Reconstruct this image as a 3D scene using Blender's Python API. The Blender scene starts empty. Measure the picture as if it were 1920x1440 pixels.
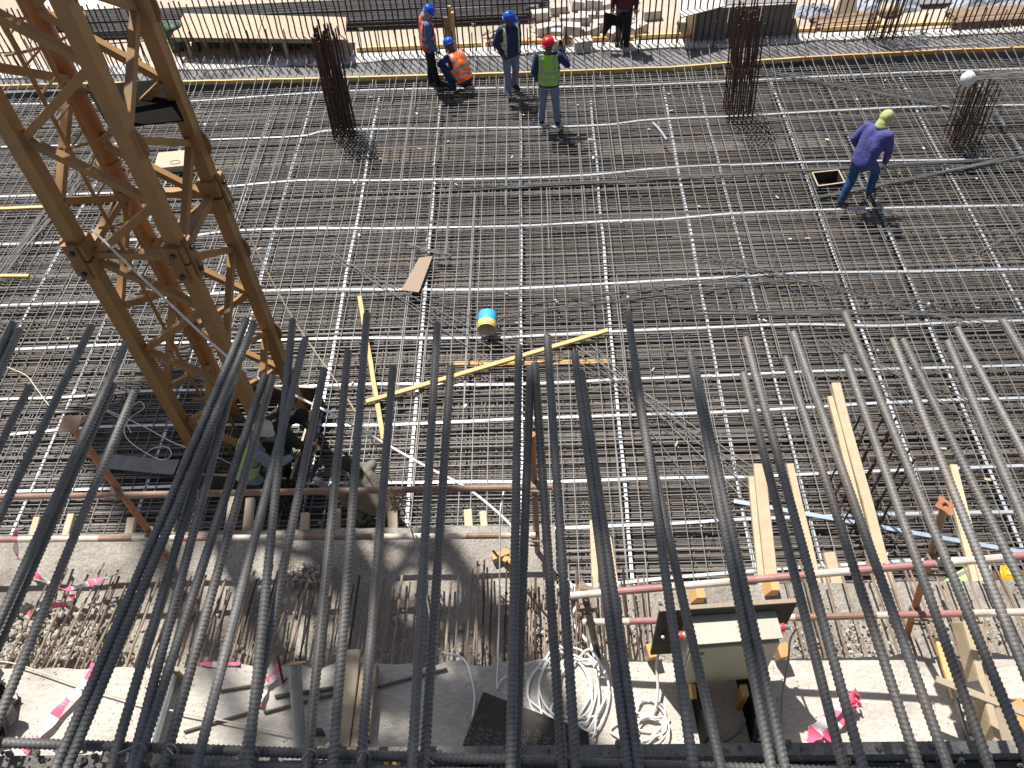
import bpy, bmesh, math, random
from math import sin, cos, pi, radians
from mathutils import Vector, Matrix, Quaternion, noise
random.seed(7)
RND = random.Random(11)
SC = bpy.context.scene
COL = SC.collection
# ------------------------------------------------------------------ camera
FPX, HC = 1575.0, 9.7
PITCH, YAW, ROLL = radians(50.4), radians(3.4), radians(-4.15)
FW = Vector((-sin(YAW)*cos(PITCH), cos(YAW)*cos(PITCH), -sin(PITCH)))
_r = Vector((cos(YAW), sin(YAW), 0)); _u = _r.cross(FW)
RT = cos(ROLL)*_r + sin(ROLL)*_u
UP = -sin(ROLL)*_r + cos(ROLL)*_u
CAM = Vector((0, 0, HC))
cd = bpy.data.cameras.new('camera'); cam = bpy.data.objects.new('camera', cd); COL.objects.link(cam)
cd.sensor_width = 36; cd.lens = 36*FPX/1920; cd.clip_start = 0.05; cd.clip_end = 800
cam.matrix_world = Matrix.Translation(CAM) @ Matrix((RT, UP, -FW)).transposed().to_4x4()
SC.camera = cam
def ray(px, py): return FW + RT*((px-960)/FPX) - UP*((py-720)/FPX)
def Pz(px, py, z=0.0):
    r = ray(px, py); return CAM + r*((z-HC)/r.z)
def Py(px, py, y):
    r = ray(px, py); return CAM + r*(y/r.y)
# ------------------------------------------------------------------ light
SUN_AZ, SUN_EL = radians(-57), radians(64)     # direction the light travels in plan, elevation
w = bpy.data.worlds.new('World'); SC.world = w; w.use_nodes = True
nt = w.node_tree; bg = nt.nodes['Background']
sky = nt.nodes.new('ShaderNodeTexSky'); sky.sky_type = 'NISHITA'; sky.sun_disc = False
sky.sun_elevation = SUN_EL
sv = Vector((-cos(SUN_AZ), -sin(SUN_AZ)))
sky.sun_rotation = math.atan2(sv.x, sv.y)
sky.dust_density = 2.0
nt.links.new(sky.outputs[0], bg.inputs[0]); bg.inputs[1].default_value = 0.062
sl = bpy.data.lights.new('sun', 'SUN'); sl.energy = 5.0; sl.angle = radians(0.6); sl.color = (1.0, 0.968, 0.925)
so = bpy.data.objects.new('sun', sl); COL.objects.link(so)
ld = Vector((cos(SUN_AZ)*cos(SUN_EL), sin(SUN_AZ)*cos(SUN_EL), -sin(SUN_EL)))
so.rotation_euler = ld.to_track_quat('-Z', 'Y').to_euler(); so.location = (-10, 15, 30)
vs = SC.view_settings; vs.view_transform = 'Standard'; vs.look = 'None'; vs.gamma = 1; vs.exposure = 0.45
# ------------------------------------------------------------------ materials
MATS = {}
def mat(name, col, col2=None, rough=0.7, metal=0.0, scale=6.0, bump=0.0, bscale=40.0, contrast=1.0,
        col3=None, scale3=1.2, rnd=0.0, stretch=None, spec=0.5, thr3=(0.5, 0.65), obj=False, speck=0.0, sscale=70.0):
    if name in MATS: return MATS[name]
    m = bpy.data.materials.new(name); m.use_nodes = True; MATS[name] = m
    N, L = m.node_tree.nodes, m.node_tree.links
    b = N['Principled BSDF']; b.inputs['Roughness'].default_value = rough; b.inputs['Metallic'].default_value = metal
    b.inputs['Specular IOR Level'].default_value = spec
    if obj:
        tc = N.new('ShaderNodeTexCoord'); pos = tc.outputs['Object']
    else:
        g = N.new('ShaderNodeNewGeometry'); pos = g.outputs['Position']
    if stretch:
        mp = N.new('ShaderNodeMapping'); mp.inputs['Scale'].default_value = stretch; L.new(pos, mp.inputs[0]); pos = mp.outputs[0]
    c = None
    if col2:
        n = N.new('ShaderNodeTexNoise'); n.inputs['Scale'].default_value = scale; n.inputs['Detail'].default_value = 6; n.inputs['Roughness'].default_value = .65
        L.new(pos, n.inputs['Vector'])
        r = N.new('ShaderNodeValToRGB'); h = .22/contrast
        r.color_ramp.elements[0].position = .5-h; r.color_ramp.elements[1].position = .5+h
        r.color_ramp.elements[0].color = (*col, 1); r.color_ramp.elements[1].color = (*col2, 1)
        L.new(n.outputs['Fac'], r.inputs[0]); c = r.outputs[0]
    else:
        rgb = N.new('ShaderNodeRGB'); rgb.outputs[0].default_value = (*col, 1); c = rgb.outputs[0]
    if col3:
        n = N.new('ShaderNodeTexNoise'); n.inputs['Scale'].default_value = scale3; n.inputs['Detail'].default_value = 5
        L.new(pos, n.inputs['Vector'])
        r = N.new('ShaderNodeValToRGB'); r.color_ramp.elements[0].position = thr3[0]; r.color_ramp.elements[1].position = thr3[1]
        L.new(n.outputs['Fac'], r.inputs[0])
        mx = N.new('ShaderNodeMix'); mx.data_type = 'RGBA'; L.new(r.outputs[0], mx.inputs[0]); L.new(c, mx.inputs[6]); mx.inputs[7].default_value = (*col3, 1); c = mx.outputs[2]
    if speck:
        n = N.new('ShaderNodeTexNoise'); n.inputs['Scale'].default_value = sscale; n.inputs['Detail'].default_value = 8; n.inputs['Roughness'].default_value = .8; L.new(pos, n.inputs['Vector'])
        mr = N.new('ShaderNodeMapRange'); mr.inputs[1].default_value = .32; mr.inputs[2].default_value = .62; mr.inputs[3].default_value = 1-speck; mr.inputs[4].default_value = 1.06
        L.new(n.outputs['Fac'], mr.inputs[0])
        mx = N.new('ShaderNodeMix'); mx.data_type = 'RGBA'; mx.blend_type = 'MULTIPLY'; mx.inputs[0].default_value = 1; L.new(c, mx.inputs[6]); L.new(mr.outputs[0], mx.inputs[7]); c = mx.outputs[2]
    if rnd:
        oi = N.new('ShaderNodeObjectInfo'); hs = N.new('ShaderNodeHueSaturation'); mr = N.new('ShaderNodeMapRange')
        mr.inputs[3].default_value = 1-rnd; mr.inputs[4].default_value = 1+rnd
        L.new(oi.outputs['Random'], mr.inputs[0]); L.new(mr.outputs[0], hs.inputs['Value']); L.new(c, hs.inputs['Color']); c = hs.outputs[0]
    L.new(c, b.inputs['Base Color'])
    if bump:
        n = N.new('ShaderNodeTexNoise'); n.inputs['Scale'].default_value = bscale; n.inputs['Detail'].default_value = 5; L.new(pos, n.inputs['Vector'])
        bp = N.new('ShaderNodeBump'); bp.inputs['Strength'].default_value = bump; bp.inputs['Distance'].default_value = 0.02
        L.new(n.outputs['Fac'], bp.inputs['Height']); L.new(bp.outputs[0], b.inputs['Normal'])
    return m
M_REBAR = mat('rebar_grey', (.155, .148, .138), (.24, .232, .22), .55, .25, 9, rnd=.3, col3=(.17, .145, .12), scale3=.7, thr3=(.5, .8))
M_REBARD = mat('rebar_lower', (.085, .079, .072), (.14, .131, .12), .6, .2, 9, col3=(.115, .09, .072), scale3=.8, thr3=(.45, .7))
M_RUST = mat('rebar_rust', (.06, .034, .024), (.11, .064, .042), .8, .1, 14, rnd=.3)
M_BUND = mat('rebar_bundle_grey', (.10, .10, .098), (.155, .155, .15), .55, .2, 9, rnd=.3)
M_RUSTP = mat('rebar_dusty', (.20, .14, .10), (.30, .23, .17), .85, .05, 14, rnd=.3)
M_BIG = mat('rebar_thick', (.118, .113, .104), (.172, .166, .154), .5, .12, 30, rnd=.12, col3=(.16, .14, .12), scale3=5, thr3=(.55, .85), bump=.15, bscale=260)
M_BIGSUN = mat('rebar_thick_sunlit', (.125, .120, .112), (.185, .178, .166), .48, .15, 30, rnd=.15, col3=(.19, .155, .12), scale3=6, thr3=(.5, .8), bump=.15, bscale=260)  # right-hand bars: sunlit tone put into a lighter base colour, plus rust flecks
M_STRIP = mat('galvanised_strip', (.40, .42, .44), (.56, .58, .60), .42, .35, 3.5, rnd=.08, stretch=(1, 1, 1))
M_DECK = mat('film_plywood', (.072, .058, .046), (.13, .105, .082), .75, 0, 5, rnd=.35, col3=(.19, .152, .115), scale3=14, thr3=(.58, .68), bump=.15)
M_SAND = mat('sand', (.42, .345, .265), (.54, .46, .365), .95, 0, 1.7, bump=.5, bscale=9, col3=(.40, .33, .26), scale3=.5)
M_CONC = mat('concrete_light', (.455, .42, .365), (.60, .56, .49), .9, 0, 3.0, bump=.45, bscale=30, col3=(.30, .265, .23), scale3=1.6, thr3=(.52, .74), stretch=(.8, 1.7, 1), speck=.26, sscale=22)
M_CONC2 = mat('concrete_dusty', (.31, .28, .24), (.46, .42, .36), .92, 0, 3.2, bump=.9, bscale=45, col3=(.24, .205, .17), scale3=2.3, thr3=(.5, .68), speck=.5, sscale=38)
M_CONC3 = mat('concrete_grey', (.17, .165, .165), (.25, .24, .235), .85, 0, 3, bump=.25, bscale=22, col3=(.12, .115, .115), scale3=1.1, speck=.35, sscale=20)
M_WHITE = mat('blinding_white', (.60, .57, .52), (.75, .73, .70), .9, 0, 4, bump=.4, bscale=16, col3=(.45, .42, .38), scale3=3)
M_RUBBLE = mat('rubble', (.44, .40, .335), (.60, .55, .47), .95, 0, 8, bump=.4, bscale=60, rnd=.2)
M_KERB = mat('kerb_dusty', (.20, .19, .175), (.30, .285, .26), .9, 0, 6, bump=.4, bscale=40, speck=.5)
M_SOIL = mat('dark_soil', (.08, .072, .064), (.19, .175, .155), .95, 0, 12, bump=.7, bscale=40)
M_MAST = mat('crane_paint', (.31, .168, .062), (.395, .226, .088), .6, 0, 3, bump=.05, col3=(.27, .175, .10), scale3=2.3, thr3=(.55, .7))
M_MASTBOUNCE = mat('crane_tube_bounce_orange', (.36, .14, .04), (.43, .18, .055), .45, 0, 3, col3=(.30, .12, .05), scale3=3, thr3=(.55, .75))  # redder than the other chords: bounced light put into the paint colour
M_MASTD = mat('crane_plate', (.22, .115, .045), (.30, .16, .065), .55, 0, 5)
M_TIMB = mat('timber_yellow', (.60, .40, .16), (.72, .52, .25), .75, 0, 4, rnd=.12, stretch=(8, 8, 8))
M_TIMBP = mat('timber_pale', (.47, .37, .24), (.58, .47, .32), .8, 0, 10, rnd=.12, bump=.15)
M_TIMBG = mat('timber_weathered', (.30, .24, .17), (.42, .34, .25), .85, 0, 8, rnd=.15, bump=.2, stretch=(12, 2, 12))
M_TIMBO = mat('timber_orange', (.55, .30, .11), (.66, .40, .17), .75, 0, 8, rnd=.12)
M_PLYT = mat('plywood_tan', (.44, .34, .24), (.53, .42, .31), .8, 0, 3, rnd=.1, bump=.1)
M_PLYB = mat('plywood_brown', (.26, .19, .13), (.36, .27, .19), .75, 0, 12, stretch=(3, 20, 3))
M_PLYD = mat('plywood_dark', (.055, .05, .046), (.085, .078, .07), .8, 0, 6, spec=.15, col3=(.12, .11, .10), scale3=9, thr3=(.6, .8))
M_PRINT = mat('faint_print', (.15, .14, .13), None, .8)
M_BLACK = mat('black_board', (.008, .0075, .007), (.014, .013, .012), .9, 0, 6, spec=.05)
M_GREYP = mat('grey_sheet', (.20, .19, .18), (.28, .27, .26), .8, 0, 3)
M_GREYM = mat('grey_slab_sheet', (.15, .145, .145), (.26, .25, .245), .75, 0, 7, bump=.2)
M_PALE = mat('pale_sheet', (.60, .57, .52), (.70, .67, .62), .75, 0, 3)
M_BLOCK = mat('concrete_block', (.47, .44, .40), (.60, .56, .51), .92, 0, 7, rnd=.12, bump=.4, bscale=50)
M_PIPEB = mat('pipe_brown', (.22, .13, .09), (.33, .21, .15), .6, .2, 12, bump=.1)
M_PIPEO = mat('pipe_rust_orange', (.36, .14, .07), (.46, .21, .11), .7, .1, 12)
M_PIPEW = mat('pipe_white', (.52, .45, .36), (.66, .60, .50), .6, 0, 10, col3=(.42, .33, .24), scale3=7, thr3=(.55, .72))
M_PIPER = mat('pipe_red', (.30, .125, .12), (.39, .20, .185), .6, 0, 10, col3=(.36, .24, .19), scale3=7, thr3=(.6, .75))
M_STEEL = mat('dull_steel', (.30, .31, .31), (.42, .43, .43), .45, .5, 5, col3=(.22, .22, .21), scale3=4)
M_DSTEEL = mat('dark_steel', (.05, .048, .045), (.09, .085, .08), .5, .5, 10)
M_BRONZE = mat('dusty_steel_plate', (.28, .20, .13), (.38, .29, .20), .7, .3, 12)
M_CABLE = mat('white_cable', (.74, .73, .70), (.83, .82, .79), .5, 0, 5)
M_ROPE = mat('rope_tan', (.58, .47, .33), (.70, .60, .46), .85, 0, 60)
M_GREYC = mat('grey_cable', (.35, .33, .31), None, .6)
M_BOX = mat('cabinet_cream', (.40, .39, .315), (.46, .45, .365), .45, 0, 3, col3=(.34, .25, .16), scale3=5, thr3=(.68, .74))
M_RED = mat('plug_red', (.60, .05, .04), None, .4)
M_BLUEP = mat('bucket_blue', (.05, .40, .68), (.07, .46, .74), .4, 0, 5)
M_YELP = mat('bucket_yellow', (.75, .52, .11), (.82, .60, .17), .5, 0, 7)
M_INNER = mat('bucket_inner', (.55, .52, .46), (.66, .62, .56), .7, 0, 9)
M_TAPEP = mat('tape_pink', (.78, .16, .28), None, .5)
M_TAPEW = mat('tape_white', (.82, .80, .78), None, .5)
M_BLUET = mat('steel_strip_blue', (.30, .37, .45), (.42, .49, .57), .45, .4, 5)
M_BROWN = mat('brown_plank', (.20, .13, .085), (.32, .22, .15), .85, 0, 9, rnd=.3)
M_TARP = mat('blue_grey_tarp', (.22, .25, .30), (.42, .45, .50), .6, 0, 4, bump=.3, bscale=12)
M_GREEN = mat('green_drum', (.03, .075, .045), (.05, .10, .06), .6)
M_HAY = mat('frayed_jute', (.36, .26, .16), (.50, .38, .25), .95, 0, 40, bump=.8, bscale=80)
# ------------------------------------------------------------------ mesh helpers
class MB:
    def __init__(s): s.v = []; s.f = []; s.m = []
    def add(s, vs, fs, mi=0):
        o = len(s.v); s.v += [Vector(p) for p in vs]; s.f += [[i+o for i in f] for f in fs]; s.m += [mi]*len(fs); return s
    def box(s, c, size, R=None, mi=0):
        x, y, z = [d/2 for d in size]; R = R or Matrix.Identity(3); c = Vector(c)
        vs = [c + R @ Vector(p) for p in ((-x,-y,-z),(x,-y,-z),(x,y,-z),(-x,y,-z),(-x,-y,z),(x,-y,z),(x,y,z),(-x,y,z))]
        return s.add(vs, [(0,3,2,1),(4,5,6,7),(0,1,5,4),(1,2,6,5),(2,3,7,6),(3,0,4,7)], mi)
    def beam(s, p0, p1, wd, ht, up=(0,0,1), mi=0):
        p0, p1 = Vector(p0), Vector(p1); d = (p1-p0).normalized(); up = Vector(up)
        x = d.cross(up)
        if x.length < 1e-4: x = d.cross(Vector((1,0,0)))
        x.normalize(); z = x.cross(d)
        vs = []
        for p in (p0, p1):
            for a, b in ((-1,-1),(1,-1),(1,1),(-1,1)): vs.append(p + x*(a*wd/2) + z*(b*ht/2))
        return s.add(vs, [(0,1,2,3),(7,6,5,4),(0,4,5,1),(1,5,6,2),(2,6,7,3),(3,7,4,0)], mi)
    def tube(s, pts, r, n=8, mi=0, cap=True):
        pts = [Vector(p) for p in pts]; k = len(pts); rs = r if isinstance(r, (list, tuple)) else [r]*k
        vs = []; ref = None
        for i, p in enumerate(pts):
            d = (pts[min(i+1,k-1)] - pts[max(i-1,0)]).normalized()
            if ref is None: ref = d.orthogonal().normalized()
            ref = (ref - d*ref.dot(d)).normalized(); b = d.cross(ref)
            for j in range(n):
                a = 2*pi*j/n; vs.append(p + (ref*cos(a)+b*sin(a))*rs[i])
        fs = [(i*n+j, i*n+(j+1)%n, (i+1)*n+(j+1)%n, (i+1)*n+j) for i in range(k-1) for j in range(n)]
        if cap: fs += [tuple(range(n-1,-1,-1)), tuple((k-1)*n+j for j in range(n))]
        return s.add(vs, fs, mi)
    def lathe(s, prof, M=None, n=20, mi=0):      # prof: (r, z) list, around local z
        M = M or Matrix.Identity(4); vs = []
        for r, z in prof:
            for j in range(n): vs.append(M @ Vector((r*cos(2*pi*j/n), r*sin(2*pi*j/n), z)))
        k = len(prof)
        fs = [(i*n+j, i*n+(j+1)%n, (i+1)*n+(j+1)%n, (i+1)*n+j) for i in range(k-1) for j in range(n)]
        return s.add(vs, fs, mi)
    def ell(s, c, rad, R=None, nu=14, nv=9, mi=0):
        R = R or Matrix.Identity(3); c = Vector(c); vs = []; fs = []
        for i in range(nv+1):
            t = pi*i/nv
            for j in range(nu):
                a = 2*pi*j/nu; vs.append(c + R @ Vector((rad[0]*sin(t)*cos(a), rad[1]*sin(t)*sin(a), rad[2]*cos(t))))
        for i in range(nv):
            for j in range(nu): fs.append((i*nu+j, (i+1)*nu+j, (i+1)*nu+(j+1)%nu, i*nu+(j+1)%nu))
        return s.add(vs, fs, mi)
    def stone(s, c, r, rg, mi=0):
        c = Vector(c); q = Quaternion((rg.gauss(0,1), rg.gauss(0,1), rg.gauss(0,1), rg.gauss(0,1))).normalized().to_matrix()
        vs = []
        sc = Vector((rg.uniform(.6,1.2), rg.uniform(.6,1.1), rg.uniform(.4,.9)))*r
        for p in ICO_V: vs.append(c + q @ Vector((p.x*sc.x*rg.uniform(.75,1.2), p.y*sc.y*rg.uniform(.75,1.2), p.z*sc.z*rg.uniform(.75,1.2))))
        return s.add(vs, ICO_F, mi)
    def mesh(s, name, mats, origin=None, smooth=False):
        o = Vector(origin) if origin else Vector((0,0,0))
        me = bpy.data.meshes.new(name); me.from_pydata([p-o for p in s.v], [], s.f)
        for m in (mats if isinstance(mats, (list, tuple)) else [mats]): me.materials.append(m)
        me.polygons.foreach_set('material_index', s.m)
        if smooth: me.polygons.foreach_set('use_smooth', [True]*len(s.f))
        me.update(); return me
    def build(s, name, mats, parent=None, origin=None, smooth=False):
        if origin is None: origin = wloc(parent) if parent else base_of(s.v)
        o = link(name, s.mesh(name, mats, origin, smooth), parent)
        if parent is None: o.location = origin
        elif (Vector(origin)-wloc(parent)).length > 1e-6: o.location = Vector(origin)-wloc(parent)
        return o
_b = bmesh.new(); bmesh.ops.create_icosphere(_b, subdivisions=1, radius=1); _b.verts.index_update()
ICO_V = [v.co.copy() for v in _b.verts]; ICO_F = [[v.index for v in f.verts] for f in _b.faces]; _b.free()
def base_of(vs):
    n = len(vs); return Vector((sum(p.x for p in vs)/n, sum(p.y for p in vs)/n, min(p.z for p in vs)))
def link(name, data, parent=None):
    o = bpy.data.objects.new(name, data); COL.objects.link(o)
    if parent: o.parent = parent
    return o
def wloc(o):
    l = Vector((0,0,0))
    while o: l = l + o.location; o = o.parent
    return l
def tag(o, label, cat=None, group=None, kind=None):
    if label: o['label'] = label
    if cat: o['category'] = cat
    if group: o['group'] = group
    if kind: o['kind'] = kind
    return o
def thing(name, loc, label, cat, group=None):
    o = link(name, None); o.location = loc; o.empty_display_size = .2
    return tag(o, label, cat, group)
def struct(o): o['kind'] = 'structure'; return o
def R3(ax, a): return Matrix.Rotation(a, 3, ax)
# unit bars (length 1 along +Z, radius 1), straight and slightly wavy
def unit_bar(name, m, n=8, wav=0.0, seg=1, seed=0, flat=False):
    rg = random.Random(seed); b = MB()
    ph = [rg.uniform(0, 6.28) for _ in range(4)]
    pts = [(wav*(sin(2.1*i/seg*6.28+ph[0])+.6*sin(5.3*i/seg*6.28+ph[1])), wav*.7*(sin(1.7*i/seg*6.28+ph[2])+.5*sin(4.1*i/seg*6.28+ph[3])), i/seg) for i in range(seg+1)]
    vs = []
    for p in pts:
        for j in range(n): a = 2*pi*j/n; vs.append(Vector(p)+Vector((cos(a), sin(a), 0)))
    fs = [(i*n+j, i*n+(j+1)%n, (i+1)*n+(j+1)%n, (i+1)*n+j) for i in range(seg) for j in range(n)] + [tuple(range(n-1,-1,-1)), tuple(seg*n+j for j in range(n))]
    b.add(vs, fs); return b.mesh(name, m, smooth=False)
_ub = {}
def bar(name, p0, p1, r, m, parent, n=8, wav=0.0, var=0):
    key = (m.name, n, wav, var)
    if key not in _ub: _ub[key] = unit_bar('bar_mesh', m, n, wav, 16 if wav else 1, var+3)
    p0, p1 = Vector(p0), Vector(p1); d = p1-p0
    o = link(name, _ub[key], parent)
    q = d.to_track_quat('Z', 'Y')
    o.matrix_local = Matrix.Translation(p0 - (wloc(parent) if parent else Vector())) @ q.to_matrix().to_4x4() @ Matrix.Diagonal((r, r, d.length, 1))
    return o
_ux = {}
def slab(name, c, size, m, parent=None, R=None):      # shared unit cube, scaled
    if m.name not in _ux: _ux[m.name] = MB().box((0,0,0), (1,1,1)).mesh('board_mesh', m)
    o = link(name, _ux[m.name], parent)
    o.matrix_local = Matrix.Translation(Vector(c) - (wloc(parent) if parent else Vector())) @ (R or Matrix.Identity(3)).to_4x4() @ Matrix.Diagonal((*size, 1))
    return o
def plank(name, p0, p1, wd, ht, m, parent=None, up=(0,0,1), label=None, cat=None, group=None, chip=.004):
    p0, p1 = Vector(p0), Vector(p1); d = (p1-p0).normalized(); x = d.cross(Vector(up)).normalized(); z = x.cross(d)
    n = max(2, int((p1-p0).length/.35)); b = MB(); vs = []; rg = random.Random(int(abs(p0.x*1000+p1.y*777)))
    c = .12
    prof = [(-1+c,-1),(1-c,-1),(1,-1+c*2),(1,1-c*2),(1-c,1),(-1+c,1),(-1,1-c*2),(-1,-1+c*2)]
    for i in range(n+1):
        p = p0.lerp(p1, i/n) + x*rg.uniform(-chip,chip) + z*rg.uniform(-chip,chip)
        if i in (0, n): p = p + d*rg.uniform(-.01,.01)
        for a, e in prof: vs.append(p + x*(a*wd/2) + z*(e*ht/2))
    fs = [(i*8+j, (i+1)*8+j, (i+1)*8+(j+1)%8, i*8+(j+1)%8) for i in range(n) for j in range(8)] + [tuple(range(8)), tuple(n*8+7-j for j in range(8))]
    b.add(vs, fs); o = b.build(name, m, parent)
    if label: tag(o, label, cat, group)
    return o
def spline(pts, n=8):
    P = [Vector(p) for p in pts]; out = []
    for i in range(len(P)-1):
        a, b, c, d = P[max(i-1,0)], P[i], P[i+1], P[min(i+2,len(P)-1)]
        for k in range(n):
            t = k/n; out.append(.5*((2*b)+(c-a)*t+(2*a-5*b+4*c-d)*t*t+(3*b-a-3*c+d)*t**3))
    return out+[P[-1]]
def cable(name, pts, r, m, label, cat, n=8, sp=8):
    o = MB().tube(spline(pts, sp), r, n).build(name, m, smooth=True); return tag(o, label, cat)

# ================================================================== SETTING
X0, X1 = -15.0, 14.0
g = MB().box((0, 68.7, -.5), (240, 102, 1.08)).build('ground', M_SAND); struct(g)            # sandy ground beyond the pit, top z .04
struct(MB().box((-67, 8.6, -.5), (104, 18.2, 1.08)).build('ground', M_SAND)); struct(MB().box((66, 8.6, -.5), (104, 18.2, 1.08)).build('ground', M_SAND))
struct(MB().box((-.5, 9.9, -.55), (29, 14.6, .55)).build('pit_floor', M_SOIL))
deck = struct(MB().box((-.5, 9.9, -.2715), (29, 13.9, .006)).build('formwork_deck', M_BLACK))
ply_me = MB().box((0,0,0), (2.43, 1.212, .018)).mesh('plywood_sheet', M_DECK)
rg = random.Random(3)
for i in range(12):
    for j in range(12):
        o = link('plywood_sheet', ply_me, deck)
        o.location = Vector((-13.6+i*2.44+(1.22 if j % 2 else 0)-.3, 3.62+j*1.22-.05, -.257+rg.uniform(-.003,.003))) - deck.location
        o.rotation_euler.z = rg.uniform(-.004,.004)
strip = struct(MB().box((-.5, 17.14, -.26), (29, .78, .5)).build('haunch', M_CONC3))                       # grey screed strip, top z -.01
b = MB(); n = 60; vs = []; rg = random.Random(5)
for i in range(n+1):
    x = X0+(X1-X0)*i/n; j = [rg.uniform(-.05,.05) for _ in range(2)]
    yw = 17.30+.24*i/n
    vs += [(x, yw+j[0], -.3), (x, yw+j[0], .03+rg.uniform(-.012,.012)), (x, 17.74+j[1]*.4, .05+rg.uniform(-.01,.01)), (x, 17.74+j[1]*.4, -.3)]
b.add(vs, [(i*4+k, i*4+k+1, i*4+5+k, i*4+4+k) for i in range(n) for k in range(3)]); struct(b.build('blinding_strip', M_WHITE))
# ---- near ledge: floor of the beam, slab with broken edge, wall face
def grid_sheet(name, x0, x1, y0, y1, z, m, nx, ny, amp, sk=.35, seed=0, edge=0.0, mi=0):
    b = MB(); vs = []; rg = random.Random(seed)
    for j in range(ny+1):
        for i in range(nx+1):
            x = x0+(x1-x0)*i/nx; y = y0+(y1-y0)*j/ny
            if j == ny and edge: y += noise.noise(Vector((x*5.1, seed, 0)))*edge + noise.noise(Vector((x*17, seed, 3)))*edge*.6
            h = amp*(noise.noise(Vector((x*2.3, y*2.3, seed)))+.5*noise.noise(Vector((x*7, y*7, seed))))
            vs.append((x, y, z+h))
    nb = nx+1
    fs = [(j*nb+i, j*nb+i+1, (j+1)*nb+i+1, (j+1)*nb+i) for j in range(ny) for i in range(nx)]
    k = len(vs)
    border = [i for i in range(nb)] + [j*nb+nx for j in range(1, ny+1)] + [ny*nb+i for i in range(nx-1, -1, -1)] + [j*nb for j in range(ny-1, 0, -1)]
    vs += [(vs[i][0], vs[i][1], vs[i][2]-sk) for i in border]; L = len(border)
    fs += [(border[q], k+q, k+(q+1) % L, border[(q+1) % L]) for q in range(L)]
    b.add(vs, fs); return b.build(name, m, smooth=False)
led = struct(grid_sheet('ledge', -10, .06, 2.05, 3.52, 3.60, M_CONC2, 90, 22, .022, 3.95, 2))
led2 = struct(grid_sheet('ledge', .062, 10, 2.05, 2.97, 3.57, M_CONC2, 90, 16, .028, 3.92, 4))
slb = struct(grid_sheet('ledge_slab', -10, 10, .8, 2.27, 3.85, M_CONC, 220, 20, .006, .30, 6, .05))
# ---- the floor the photographer stands on
struct(MB().box((0, -2.687, 7.15), (20, 6.6, .55)).build('upper_slab', M_SOIL))
_kx = Pz(195,1400,7.48).x
kb = struct(MB().box(((_kx+10)/2, .632, 7.40), (10-_kx, .030, .16)).build('upper_slab_edge', M_KERB))
struct(MB().box(((_kx-10)/2-.003, .632, 7.15), (10+_kx, .036, .552)).build('upper_slab', M_SOIL))
struct(MB().box((0, -.4, 3.4), (20, 1.6, 6.9)).build('basement_wall', M_CONC3))

# ================================================================== REINFORCEMENT IN THE PIT
rg = random.Random(21)
mat_top = thing('rebar_mat', (0, 9.8, 0), 'wide flat mat of grey crossing rebars covering the whole pit', 'rebar mat')
BR = .0074
_q = [Pz(1523,324,.02), Pz(1572,319,.02), Pz(1584,342,.02), Pz(1534,349,.02)]
HX0, HX1, HY0, HY1 = min(p.x for p in _q)-.01, max(p.x for p in _q)+.01, min(p.y for p in _q)-.01, max(p.y for p in _q)+.01
LAPS = []
x = -14.2
while x < 12.9:
    xx = x+rg.uniform(-.03,.03)
    for ya, yb in (((2.95, HY0), (HY1, 16.57)) if HX0-.02 < xx < HX1+.02 else ((2.95, 16.57),)):
        bar('rebar', (xx+rg.uniform(-.035,.035), ya, -BR+rg.uniform(0,.003)), (xx+rg.uniform(-.035,.035), yb+rg.uniform(-.06,.0), -BR+rg.uniform(0,.003)), BR, M_REBAR, mat_top, 6, .7, rg.randrange(6))
    if rg.random() < .4: LAPS.append((xx+rg.choice((-.04,.04)), rg.uniform(3.0, 13.5), rg.uniform(1.5,6)))
    x += .2
FARB = []
y = 3.05
while y < 16.5:
    yy = y+rg.uniform(-.012,.012)
    if yy > 15.35: FARB.append(yy); y += .08; continue
    for xa, xb in (((-14.3, HX0), (HX1, 13.0)) if HY0-.02 < yy < HY1+.02 else ((-14.3, 13.0),)):
        bar('rebar', (xa, yy+rg.uniform(-.03,.03), -.026), (xb, yy+rg.uniform(-.03,.03), -.026), BR, M_REBAR, mat_top, 6, .6, rg.randrange(6))
    y += .08
b = MB()
for lx_, ly_, ll_ in LAPS:
    if HX0-.05 < lx_ < HX1+.05: continue
    b.beam((lx_, ly_, -BR), (lx_+rg.uniform(-.02,.02), min(16.5, ly_+ll_), -BR), .0155, .0155)
for yy in FARB: b.beam((-14.3, yy, -.026), (13.0, yy+rg.uniform(-.03,.03), -.026), .0145, .0145)
for k in range(60):
    ly_ = rg.uniform(3.1, 16.4); lx_ = rg.uniform(-14, 9)
    if HY0-.05 < ly_ < HY1+.05: continue
    b.beam((lx_, ly_, -.026), (lx_+rg.uniform(1.5,6), ly_+rg.uniform(-.03,.03), -.026), .0155, .0155)
o = b.build('lap_bars', M_REBAR, mat_top); o['kind'] = 'stuff'
# lower mat: hidden below, one mass
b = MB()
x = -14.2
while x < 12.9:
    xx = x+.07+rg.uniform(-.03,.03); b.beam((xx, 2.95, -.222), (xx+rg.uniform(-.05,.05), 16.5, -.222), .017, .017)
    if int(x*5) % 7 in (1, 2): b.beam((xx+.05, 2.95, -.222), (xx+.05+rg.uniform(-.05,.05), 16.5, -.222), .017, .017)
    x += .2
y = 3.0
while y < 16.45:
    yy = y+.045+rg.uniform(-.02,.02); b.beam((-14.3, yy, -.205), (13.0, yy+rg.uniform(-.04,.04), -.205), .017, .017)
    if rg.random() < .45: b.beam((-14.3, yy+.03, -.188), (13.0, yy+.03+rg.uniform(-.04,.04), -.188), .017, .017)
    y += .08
o = b.build('lower_rebar', M_REBARD, mat_top); o['kind'] = 'stuff'
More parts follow.
